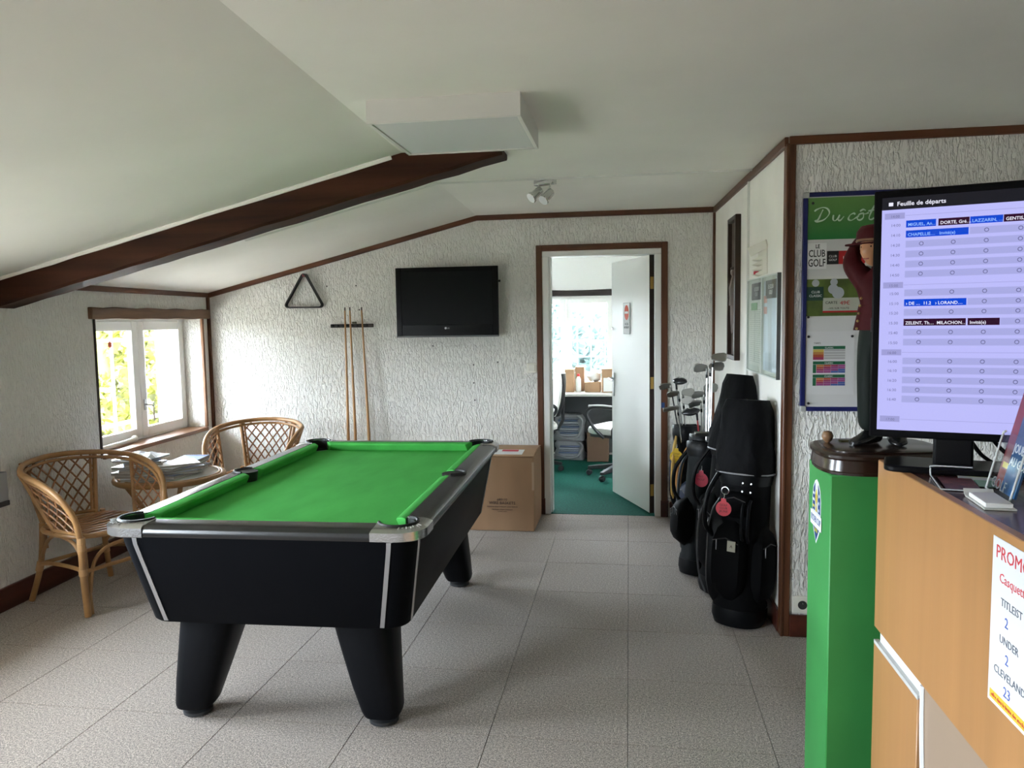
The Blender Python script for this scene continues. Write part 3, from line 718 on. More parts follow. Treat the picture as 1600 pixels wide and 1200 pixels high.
            m_ = [V((sx * (cx + .052 * 1.32 * math.cos(math.radians(a))), sy * (cyy + .052 * 1.32 * math.sin(math.radians(a))), zt + .0035)) for a in range(170, -81, -15)]
            part('pocket_liner', MB().tube(m_, .006, 6), RUB, c_)
            cup = [[(sx * (cx + r * math.cos(math.radians(a))), sy * (cyy + r * math.sin(math.radians(a))), z) for a in range(0, 360, 18)] for r, z in ((PR - .001, .751), (.036, .737), (.02, .732))]
            part('pocket_cup', MB().loft(cup), RUB, t)
            pl = [V((sx * (cx + (PR - .002) * math.cos(math.radians(a))), sy * (cyy + (PR - .002) * math.sin(math.radians(a))), z)) for z in (zt, .74) for a in range(168, -79, -12)]
            n_ = len(pl) // 2
            mbw = MB().add(pl, [(i, i + 1, n_ + i + 1, n_ + i) for i in range(n_ - 1)])
            part('pocket_wall', mbw, RUB, t)
            # raised script mark on the casting
            em = MB(); bx = W - .052; by = LH - .052
            for k in range(7):
                a = math.radians(20 + 9 * k); r0 = PR + .022 + .006 * (k % 2); r1 = PR + .04 - .004 * (k % 3)
                em.tube([(sx * (cx + r0 * math.cos(a)), sy * (cyy + r0 * math.sin(a)), zt + .0026), (sx * (cx + r1 * math.cos(a + .05)), sy * (cyy + r1 * math.sin(a + .05)), zt + .0016)], .0016, 5)
            part('raised_mark', em, mat('bright_mark', (.85, .85, .85), .4), c_)
    # legs
    for sx in (-1, 1):
        for sy in (-1, 1):
            secs = []
            for z, c_x, c_y, hx, hy in ((.405, .300, .69, .118, .13), (.30, .320, .71, .106, .112), (.15, .350, .735, .088, .09), (.055, .370, .745, .074, .076), (.038, .373, .747, .067, .069), (.034, .373, .747, .055, .055)):
                pts = []
                for j in range(24):
                    a = 2 * PI * j / 24; ca, sa = math.cos(a), math.sin(a); p = 2 / 3.2
                    pts.append((sx * c_x + hx * math.copysign(abs(ca) ** p, ca), sy * c_y + hy * math.copysign(abs(sa) ** p, sa), z))
                secs.append(pts)
            lg = part('leg', MB().loft(secs), mat('black_leg', (.004, .0045, .006), .45, 0, .12), t, sharp=40)
            part('foot', MB().lathe([(.045, 0), (.055, .004), (.055, .016), (.03, .022), (.03, .036)], (sx * .373, sy * .747, 0), 20), mat('foot_rubber', (.03, .032, .034), .45), lg)
    t.location = (-1.312, 3.405, 0); t.rotation_euler = (0, 0, math.radians(1.6))
build_pool_table()

# ------------------------------------------------------------------ things on the back wall and ceiling
def build_wall_things():
    # television
    tv = thing('television', 'black flat television mounted on the back wall', 'television', (-1.365, YB - .06, 1.38))
    y0 = 5.70; X0, X1, Z0, Z1 = -1.765, -.970, 1.380, 1.910
    GL = mat('tv_gloss', (.003, .003, .003), .25, 0, .10)
    part('housing', MB().loft([[(x, y0 + .06, z) for x, z in ((X0 + .03, Z0 + .03), (X1 - .03, Z0 + .03), (X1 - .03, Z1 - .03), (X0 + .03, Z1 - .03))], [(x, y0 + .02, z) for x, z in ((X0, Z0), (X1, Z0), (X1, Z1), (X0, Z1))], [(x, y0, z) for x, z in ((X0, Z0), (X1, Z0), (X1, Z1), (X0, Z1))]]), BLACKP, tv, bevel=.004, seg=2)
    part('wall_bracket', MB().box(-1.52, -1.21, y0 + .058, YB + .001, 1.55, 1.75), mat('bracket_metal', (.05, .05, .05), .5, .6), tv, smooth=False)
    bz = MB(); a, b, c, d = X0 + .044, X1 - .044, Z0 + .095, Z1 - .032
    bz.box(X0 + .002, a, y0 - .008, y0, Z0 + .012, Z1 - .002).box(b, X1 - .002, y0 - .008, y0, Z0 + .012, Z1 - .002).box(a, b, y0 - .008, y0, Z0 + .012, c).box(a, b, y0 - .008, y0, d, Z1 - .002)
    part('bezel', bz, GL, tv, bevel=.002, seg=1)
    part('screen', MB().box(a, b, y0 - .003, y0 - .001, c, d), mat('tv_screen', (.003, .0035, .004), .35, 0, .10), tv, smooth=False)
    part('bottom_strip', MB().box(X0, X1, y0 - .010, y0, Z0, Z0 + .012), mat('grey_strip', (.10, .10, .10), .4), tv, smooth=False)
    LOGO = mat('logo_grey', (.55, .55, .55), .4)
    part('logo_disc', MB().lathe([(.0085, 0), (.0085, .001)], (-1.378, y0 - .008, 1.448), 16, (0, -1, 0)), LOGO, tv)
    text('lettering', 'LG', (-1.366, y0 - .0088, 1.4425), (1, 0, 0), (0, 0, 1), .015, LOGO, tv)
    part('side_knob', MB().box(X1 - .005, X1 + .012, y0 + .03, y0 + .045, 1.79, 1.806), BLACKP, tv, smooth=False)
    # triangle rack
    cx, cz, y = -2.535, 1.72, YB - .022
    tr = thing('triangle_rack', 'black ball-racking triangle hanging on the back wall', 'rack', (cx, YB, 1.63))
    pts = []
    for (px, pz), a0 in (((-2.536, 1.868), 30), ((-2.675, 1.648), 150), ((-2.415, 1.646), 270)):
        r = .020
        for k in range(7):
            a = math.radians(a0 + 120 * k / 6); pts.append((px + r * math.cos(a), pz + r * math.sin(a)))
    F = [V((p[0], 0, p[1])) for p in pts]
    n_ = len(F); secs = []
    for i in range(n_):
        tg = (F[(i + 1) % n_] - F[i - 1]).normalized(); nr = V((tg.z, 0, -tg.x))
        p = F[i]; secs.append([p + nr * .0055 + V((0, YB - .042, 0)), p - nr * .0055 + V((0, YB - .042, 0)), p - nr * .0055 + V((0, YB - .006, 0)), p + nr * .0055 + V((0, YB - .006, 0))])
    part('frame', MB().loft(secs, closed=True), mat('triangle_black', (.008, .008, .008), .4), tr, bevel=.001, seg=1)
    part('hook', MB().tube([(-2.536, YB + .002, 1.872), (-2.536, YB - .05, 1.872), (-2.536, YB - .052, 1.885)], .004, 6), mat('pink_hook', (.5, .08, .10), .5), tr)
    # cue rack and cues
    rk = thing('cue_rack', 'dark wooden cue rack bar on the back wall', 'rack', (-2.16, YB, 1.46))
    DW = wood('dark_rack', (.035, .028, .022), .4, 0, 18, .4)
    part('bar', MB().box(-2.335, -1.985, YB - .022, YB + .002, 1.462, 1.490), DW, rk, bevel=.004, seg=1)
    for x in (-2.30, -2.26, -2.22, -2.18, -2.14, -2.10, -2.06, -2.02):
        part('clip', MB().lathe([(.008, 0), (.012, .006), (.012, .012), (.007, .016)], (x - .012, YB - .020, 1.476), 10, (0, -1, 0)), mat('rubber_clip', (.012, .012, .012), .5), rk)
    part('label_plate', MB().box(-2.155, -2.125, YB - .018, YB + .001, 1.492, 1.508), mat('olive_plate', (.14, .14, .08), .5), rk, smooth=False)
    CUE = wood('cue_maple', (.44, .24, .10), .2, 2, 10, .35); BUTT = wood('cue_butt', (.10, .035, .018), .3, 2, 10, .35)
    for k, (xt, xb, zt_, lab) in enumerate(((-2.200, -2.195, 1.62, 'slim wooden pool cue leaning in the rack, nearest the triangle'), (-2.160, -2.125, 1.62, 'slim wooden pool cue leaning in the rack, middle of the three'), (-2.064, -2.005, 1.62, 'slim wooden pool cue leaning in the rack, nearest the television'))):
        A = V((xb, YB - .085, .003)); B = V((xt, YB - .048, zt_))
        q = thing('pool_cue', lab, 'cue', A, group='cues in the wall rack')
        P = lambda t: A.lerp(B, t)
        part('shaft', MB().tube([P(.28), P(.6), P(.985)], [.0125, .0095, .0058], 10), CUE, q)
        part('butt', MB().tube([P(0), P(.01), P(.28)], [.013, .0155, .0126], 10), BUTT, q)
        part('tip', MB().tube([P(.985), P(1)], [.0058, .0052], 8), mat('cue_tip', (.12, .10, .09), .8), q)
    # light switch
    s = thing('light_switch', 'white light switch left of the doorway', 'switch', (-.735, YB, 1.095))
    part('plate', MB().box(-.775, -.697, YB - .010, YB + .001, 1.095, 1.172), mat('switch_ivory', (.74, .72, .64), .4), s, bevel=.004, seg=2)
    part('rocker', MB().box(-.763, -.709, YB - .015, YB - .009, 1.107, 1.160), mat('switch_ivory', (1, 1, 1)), s, bevel=.003, seg=2)
    # small screw anchors left in the plaster
    for x, z, w_ in ((-1.51, 1.31, 'just below the left half of the television'), (-1.19, 1.16, 'highest of three in a column below the television'), (-1.19, 1.02, 'middle of three in a column below the television'), (-1.185, .885, 'lowest of three in a column below the television'), (-1.0, 1.18, 'below the right edge of the television'), (-2.36, 1.79, 'right of the triangle, nearer to it'), (-2.12, 1.79, 'high above the cue tips'), (-2.10, 1.60, 'beside the cue tips')):
        solo('wall_anchor', MB().lathe([(.004, 0), (.006, .001), (.006, .003), (.002, .004)], (0, 0, 0), 8, (0, -1, 0)), mat('anchor_grey', (.08, .075, .07), .6), 'tiny grey screw anchor ' + w_, 'screw', 'screw anchors in the back wall', ).location = (x, YB + .0005, z)
    # ceiling light panel
    z0, z1 = 2.215, CZ + .001
    lp = thing('ceiling_light', 'white square box ceiling light, switched off', 'light', (-.655, 3.0, z1))
    hx, hy = .281, .272; cx, cyy = -.655, 2.995
    LW = mat('lamp_white', (.70, .69, .66), .45)
    mb = MB().box(cx - hx, cx + hx, cyy - hy, cyy - hy + .014, z0, z1).box(cx - hx, cx + hx, cyy + hy - .014, cyy + hy, z0, z1).box(cx - hx, cx - hx + .014, cyy - hy + .014, cyy + hy - .014, z0, z1).box(cx + hx - .014, cx + hx, cyy - hy + .014, cyy + hy - .014, z0, z1)
    part('housing', mb, LW, lp, smooth=False)
    part('diffuser', MB().box(cx - hx + .016, cx + hx - .016, cyy - hy + .016, cyy + hy - .016, z0 + .004, z0 + .010), mat('opal_diffuser', (.74, .76, .76), .25), lp, smooth=False)
    # surface cable duct
    Z = CZ; sl = (CZ - ZL) / (ridge(4.38) - xl(4.38)); r = ridge(4.38)
    dct = thing('cable_duct', 'thin white cable duct running across the ceiling and down the wall', 'cable duct', (.64, 4.38, CZ))
    DW2 = mat('duct_white', (.68, .68, .64), .5)
    xa = -2.28
    part('slope_run', MB().loft([[(x, 4.37 - .009, z + .002), (x, 4.37 - .009, z - .010), (x, 4.37 + .009, z - .010), (x, 4.37 + .009, z + .002)] for x, z in ((xa, CZ + (xa - r) * sl), (r, CZ))]), DW2, dct, smooth=False)
    part('flat_run', MB().box(r, xr(4.4) - .004, 4.372, 4.388, Z - .009, Z + .002), DW2, dct, smooth=False)
    u = (YB - 4.55) / math.cos(_t)
    part('wall_run', MB().box(1.262, 1.282, -.001, .012, .10, CZ - .04).xf(FR), DW2, dct, smooth=False)
    # twin spotlight
    sp = thing('spotlight_bar', 'chrome twin spotlight fixed to the ceiling near the doorway', 'spotlight', (-.48, 4.42, CZ))
    part('mounting_bar', MB().obox((-.47, 4.42, CZ - .017), (.13, .045, .030), (.9, -.45, 0), (.45, .9, 0)), CHROME, sp, bevel=.003, seg=1)
    for (x, y_, dz, dr) in ((-.525, 4.40, .085, V((-.55, -.45, -.55))), (-.455, 4.36, .105, V((-.45, -.5, -.6)))):
        dr.normalize(); p = V((x, y_, CZ - dz)); 
        hd = part('lamp_head', MB().lathe([(.022, -.045), (.024, -.040), (.024, .02), (.031, .022), (.033, .034), (.030, .038)], p, 18, dr), CHROME, sp)
        part('lens', MB().lathe([(.0295, .034), (.0295, .0385)], p, 18, dr), mat('lamp_lens', (.75, .77, .8), .15), hd)
        part('arm', MB().tube([(x + .02, y_ + .02, CZ - .03), (x + .01, y_ + .01, CZ - dz + .01)], .005, 8), CHROME, sp)
    # big carton by the door
    bx = thing('cardboard_box', 'large brown cardboard carton with printed side standing by the doorway', 'box', (-.90, 5.52, 0))
    mb = MB(); x0, x1, y0, y1, h = -1.135, -.668, 5.285, 5.745, .535
    part('carton', mb.loft([[(x0, y0, .001), (x1, y0, .001), (x1, y1, .001), (x0, y1, .001)], [(x0 - .004, y0 - .006, .27), (x1 + .004, y0 - .006, .27), (x1 + .003, y1, .27), (x0 - .003, y1, .27)], [(x0, y0, h), (x1, y0, h), (x1, y1, h), (x0, y1, h)]]), CARD, bx, bevel=.004, seg=1)
    part('top_flap', MB().obox(((x0 + x1) / 2, y0 + .115, h + .012), (x1 - x0, .235, .005), (1, 0, 0), (0, 1, .06)), CARD, bx, bevel=.001, seg=1)
    part('top_flap', MB().obox(((x0 + x1) / 2, y0 + .346, h + .015), (x1 - x0, .22, .005), (1, 0, 0), (0, 1, -.05)), CARD, bx, bevel=.001, seg=1)
    part('label_sheet', MB().obox((x0 + .20, y0 + .12, h + .016), (.36, .15, .0012), (1, 0, 0), (0, 1, .06)), PAPER, bx, smooth=False)
    part('red_label', MB().obox((x0 + .28, y0 + .16, h + .0195), (.12, .05, .0012), (1, 0, 0), (0, 1, .06)), mat('red_print', (.55, .02, .05), .6), bx, smooth=False)
    CI = mat('carton_ink', (.045, .03, .03), .8)
    for s, z, sz in (('#83110', .222, .024), ('WIRE BASKETS', .196, .029), ('PREMIUM HEAVYWEIGHT GOLF RANGE', .174, .0125), ('PREMIUM GOLF COMPANY', .153, .0125), ('MADE IN CHINA', .140, .009)):
        text('lettering', s, (-.895, y0 - .0068, z), (1, 0, 0), (0, 0, 1), sz, CI, bx, align='CENTER')
    part('side_tear', MB().box(x1 - .012, x1 + .0045, y0 - .0072, y0 - .004, .30, .50), mat('card_light', (.55, .40, .28), .8), bx, smooth=False, label='pale torn edge')
    # grey box on the window wall at the frame's edge
    gb = thing('wall_box', 'grey wall-mounted box with a dark lower edge at the left border', 'box', FL @ V((2.36, 0, .56)))
    part('cover', MB().box(2.265, 2.46, -.001, .045, .592, .745).xf(FL), mat('box_grey', (.38, .39, .41), .5), gb, bevel=.004, seg=1)
    part('dark_edge', MB().box(2.262, 2.463, -.001, .048, .565, .592).xf(FL), mat('box_dark', (.03, .033, .037), .5), gb, bevel=.003, seg=1)
    # white roller tube left on the sill
    wt = MB().tube([(1.375, -.075, .70), (1.36, -.075, .70), (1.02, -.10, .702), (.92, -.108, .702)], [.014, .018, .014, .018], 12)
    wt.sphere((.905, -.109, .706), (.026, .024, .025), 12, 8).sphere((1.372, -.073, .706), (.022, .022, .024), 12, 8)
    ro = solo('white_roller', wt.xf(FL), WHITEP, 'white tube with rounded ends lying on the window sill', 'tube', base=tuple(FL @ V((1.14, -.09, .682))))
build_wall_things()

# ------------------------------------------------------------------ rattan corner
RAT = mat('rattan_pole', (.35, .185, .070), .42, 0, .5, var=(9, .25, (1, 1, 1)))
CANE = mat('rattan_cane', (.30, .135, .05), .45, 0, .5, var=(14, .25, (1, 1, 1)))
BIND = mat('rattan_binding', (.47, .27, .12), .5, bump=(160, .6, .003, (1, 1, .2), 2, 0))
def build_chair():
    r = thing('rattan_armchair', '', 'chair')
    half = [(.245, .238, .40), (.243, .262, .52), (.185, .298, .63), (.06, .322, .70), (-.10, .318, .735), (-.235, .235, .757), (-.315, .10, .768)]
    full = half + [(-.33, 0, .77)] + [(x, -y, z) for x, y, z in reversed(half)]
    rim = spline(full, 6)
    part('arm_and_back_rail', MB().tube(rim, .0155, 10), RAT, r)
    # inner thinner rail just below
    inner = [V((p.x * .965, p.y * .965, p.z - .028)) for p in rim[6:-6]]
    part('inner_rail', MB().tube(inner, .009, 8), RAT, r)
    def rows(name, A, B, nd, ns, m, rr=.0052, bulge=.0, step=5):
        """lattice between edge functions A(t), B(t)"""
        def P(s, t): 
            p = A(t).lerp(B(t), s); return p + V((-bulge * math.sin(PI * s), 0, 0))
        for sg in (1, -1):
            for k in range(-nd + 1, ns):
                # line s*ns = k + t*nd (or mirrored)
                t0 = max(0, -k / nd); t1 = min(1, (ns - k) / nd)
                if t1 - t0 < .06: continue
                pts = []
                for i in range(step + 1):
                    t = t0 + (t1 - t0) * i / step; s = (k + t * nd) / ns
                    if sg < 0: s = 1 - s
                    pts.append(P(s, t) + V((.003 * sg, 0, 0)))
                part('lattice_cane', MB().tube(pts, rr, 6), m, r)
    # back panel
    def rimx(y): return -.33 + .55 * y * y * 1.3
    yb0, yb1 = .150, .205
    ztop = .748
    A = lambda t: V((-.232, -yb0, .425)).lerp(V((rimx(yb1) * .99, -yb1, ztop)), t)
    B = lambda t: V((-.232, yb0, .425)).lerp(V((rimx(yb1) * .99, yb1, ztop)), t)
    for s in (-1, 1):
        part('back_upright', MB().tube([(-.215, s * (yb0 + .004), .28), (-.232, s * (yb0 + .004), .42), (rimx(yb1), s * (yb1 + .006), .762)], .0135, 8), RAT, r)
        part('back_upright', MB().tube([(-.232, s * (yb0 - .02), .43), (rimx(yb1) - .004, s * (yb1 - .018), .752)], .0075, 8), RAT, r)
    bot = [A(0).lerp(B(0), k / 6) + V((-.035 * math.sin(PI * k / 6), 0, 0)) for k in range(7)]
    part('back_bottom_rail', MB().tube(bot, .011, 8), RAT, r)
    part('back_bottom_rail', MB().tube([p + V((.003, 0, -.028)) for p in bot], .011, 8), RAT, r)
    rows('lattice_cane', A, B, 4, 6, CANE, bulge=.035)
    # side panels
    for s in (-1, 1):
        curve = spline([(.243, s * .24, .43), (.238, s * .262, .52), (.175, s * .296, .62), (.06, s * .318, .688), (-.08, s * .316, .725)], 5)
        def Bf(t, c=curve):
            q = t * (len(c) - 1); i = min(int(q), len(c) - 2); return c[i].lerp(c[i + 1], q - i)
        Af = lambda t, s=s: V((.015, s * .232, .425)).lerp(V((-.115, s * .318, .732)), t)
        part('side_upright', MB().tube([(.02, s * .232, .41), (-.12, s * .32, .738)], .0115, 8), RAT, r)
        part('side_bottom_rail', MB().tube([(.01, s * .236, .43), (.24, s * .238, .43)], .010, 8), RAT, r)
        rows('lattice_cane', Af, Bf, 5, 3, CANE, .0048)
        # front leg: two poles bound together
        fl = part('front_leg', MB().tube([(.246, s * .238, .42), (.25, s * .236, .2), (.262, s * .232, .002)], .0175, 10), RAT, r)
        part('leg_companion', MB().tube([(.232, s * .214, .36), (.236, s * .208, .2), (.247, s * .203, .002)], .0125, 8), RAT, fl)
        for z in (.40, .365, .235):
            part('binding', MB().tube([(.247, s * .236, z + .017), (.247, s * .236, z - .017)], .0205, 10), BIND, fl)
        # rear leg: upright, then splayed
        rl = part('rear_leg', MB().tube(spline([(-.20, s * .175, .43), (-.205, s * .18, .30), (-.215, s * .195, .17), (-.245, s * .232, .002)], 5), .0155, 10), RAT, r)
        part('binding', MB().tube([(-.212, s * .188, .215), (-.218, s * .197, .165)], .0195, 10), BIND, rl)
        part('side_stretcher', MB().tube(spline([(-.225, s * .192, .20), (-.08, s * .20, .225), (.10, s * .21, .235), (.245, s * .225, .235)], 4), .011, 8), RAT, r)
        part('seat_brace', MB().tube(spline([(-.215, s * .185, .22), (-.12, s * .20, .34), (-.02, s * .215, .395)], 4), .010, 8), RAT, r)
        part('seat_brace', MB().tube(spline([(.245, s * .222, .14), (.215, s * .215, .28), (.14, s * .21, .365), (.02, s * .21, .395)], 4), .010, 8), RAT, r)
    part('front_stretcher', MB().tube([(.247, -.225, .235), (.247, .225, .235)], .011, 8), RAT, r)
    part('front_arch', MB().tube(spline([(.25, -.205, .12), (.243, -.17, .27), (.24, -.08, .335), (.24, .08, .335), (.243, .17, .27), (.25, .205, .12)], 5), .010, 8), RAT, r)
    part('rear_stretcher', MB().tube([(-.225, -.19, .20), (-.225, .19, .20)], .011, 8), RAT, r)
    ring = [V((.01 + .243 * math.copysign(abs(math.cos(a)) ** .75, math.cos(a)), .232 * math.copysign(abs(math.sin(a)) ** .75, math.sin(a)), .405)) for a in [2 * PI * k / 36 for k in range(36)]]
    part('seat_ring', MB().tube(ring, .014, 8, closed=True), RAT, r)
    for k in range(9):
        x = -.19 + k * .05; y = .225 * (1 - min(1, abs((x - .01) / .243)) ** 2.8) ** (1 / 2.8)
        part('seat_cane', MB().tube([(x, -y, .412), (x, 0, .406), (x, y, .412)], .008, 6), CANE, r)
    return r
chair = build_chair()
chair['label'] = 'rattan tub armchair against the left wall, partly behind the pool table corner'; chair['group'] = 'rattan armchairs'
chair.location = (-2.944, 3.784, 0); chair.rotation_euler = (0, 0, math.radians(-20))
chair2 = copy_tree(chair)
chair2['label'] = 'rattan tub armchair in the back corner under the triangle rack'
chair2.location = (-2.70, 5.18, 0); chair2.rotation_euler = (0, 0, math.radians(-82))

def build_side_table():
    c = V((-2.925, 4.475, 0)); R_ = .320; H_ = .55
    t = thing('side_table', 'round rattan side table with glass top, covered in magazines', 'table', c)
    part('rim', MB().tube([c + V((R_ * math.cos(a), R_ * math.sin(a), H_ - .018)) for a in [2*PI*k/40 for k in range(40)]], .018, 10, closed=True), RAT, t)
    part('rim', MB().tube([c + V(((R_ - .022) * math.cos(a), (R_ - .022) * math.sin(a), H_ - .006)) for a in [2*PI*k/40 for k in range(40)]], .008, 8, closed=True), RAT, t)
    part('woven_top', MB().lathe([(R_ - .01, 0), (R_ - .01, .012)], c + V((0, 0, H_ - .026)), 40), mat('woven_top', (.55, .47, .36), .6, var=(60, .2, (1, 1, 1))), t)
    part('glass_top', MB().lathe([(R_ - .028, 0), (R_ - .028, .006)], c + V((0, 0, H_ - .008)), 40), mat('table_glass', (.50, .50, .48), .08, 0, .6), t)
    for k in range(4):
        a = PI / 4 + k * PI / 2; ca, sa = math.cos(a), math.sin(a)
        part('leg', MB().tube(spline([c + V((ca * .27, sa * .27, H_ - .03)), c + V((ca * .13, sa * .13, .28)), c + V((ca * .12, sa * .12, .22)), c + V((ca * .24, sa * .24, .002))], 5), .015, 8), RAT, t)
    part('shelf_ring', MB().tube([c + V((.13 * math.cos(a), .13 * math.sin(a), .25)) for a in [2*PI*k/24 for k in range(24)]], .012, 8, closed=True), RAT, t)
    # magazines
    rnd = random.Random(11)
    z_top = H_ - .001
    cov = [(.42, .50, .68), (.20, .28, .46), (.60, .64, .72), (.10, .15, .28), (.50, .57, .70), (.68, .71, .76)]
    ordn = ['bottom', 'second', 'third', 'fourth', 'fifth', 'sixth', 'seventh', 'eighth', 'ninth']
    def stack(cx, cy, n, th, lx, ly, ang, nm, jitter=.012):
        z = z_top
        for k in range(n):
            hh = th * rnd.uniform(.7, 1.3); a = math.radians(ang + rnd.uniform(-26, 26)); ax = V((math.cos(a), math.sin(a), 0)); ay = V((-math.sin(a), math.cos(a), 0))
            p = V((cx + rnd.uniform(-jitter, jitter), cy + rnd.uniform(-jitter, jitter), z))
            lab = ('%s magazine from the bottom of the %s' % (ordn[k], nm)) if 0 < k < n - 1 else ('lowest magazine in the %s' % nm if k == 0 else 'topmost magazine on the %s' % nm)
            m = thing('magazine', lab, 'magazine', p, group='magazines on the side table')
            part('pages', MB().obox(p + V((0, 0, hh / 2)), (lx - .004, ly - .004, hh - .0016), ax, ay), mat('magazine_pages', (.40, .385, .36), .85), m, smooth=False)
            col = rnd.choice(cov)
            part('cover', MB().obox(p + V((0, 0, hh - .0005)), (lx, ly, .001), ax, ay), mat('cover_%d' % cov.index(col), col, .3), m, smooth=False)
            part('cover', MB().obox(p + V((0, 0, .0005)), (lx, ly, .001), ax, ay), mat('cover_2', (1, 1, 1)), m, smooth=False)
            if k % 2: part('title_band', MB().obox(p + ay * ly * .36 + V((0, 0, hh + .0002)), (lx * .8, ly * .14, .0003), ax, ay), mat('title_%d' % (k % 3), [(.05, .10, .35), (.7, .7, .72), (.10, .12, .14)][k % 3], .4), m, smooth=False)
            z += hh + .0004
        return z
    zA = stack(c.x - .115, c.y - .12, 8, .0155, .21, .27, 20, 'tall stack near the armchair')
    zB = stack(c.x + .045, c.y - .02, 5, .014, .20, .26, -25, 'low middle stack', .02)
    zC = stack(c.x + .03, c.y + .20, 4, .019, .17, .20, 12, 'small thick back stack', .006)
    # crumpled clear wrapping on top of the tall stack
    mb = MB(); n = 9
    for i in range(n):
        for j in range(n):
            mb.v.append(V((c.x - .115 + (i / (n - 1) - .5) * .24, c.y - .12 + (j / (n - 1) - .5) * .24, zA + .002 + .03 * rnd.random() * (1 if 0 < i < n - 1 and 0 < j < n - 1 else .2))))
    for i in range(n - 1):
        for j in range(n - 1): mb.f.append([i * n + j, (i + 1) * n + j, (i + 1) * n + j + 1, i * n + j + 1])
    k = len(mb.v); mb.v += [p + V((0, 0, -.0012)) for p in mb.v]; mb.f += [[q + k for q in reversed(f)] for f in mb.f]
    FILM = mat('crumpled_film', (.72, .76, .82), .15, 0, .6)
    solo('plastic_wrapper', mb, FILM, 'crumpled clear plastic wrapper on top of the tall magazine stack', 'wrapper', base=(c.x - .115, c.y - .12, zA), sharp=20)
build_side_table()

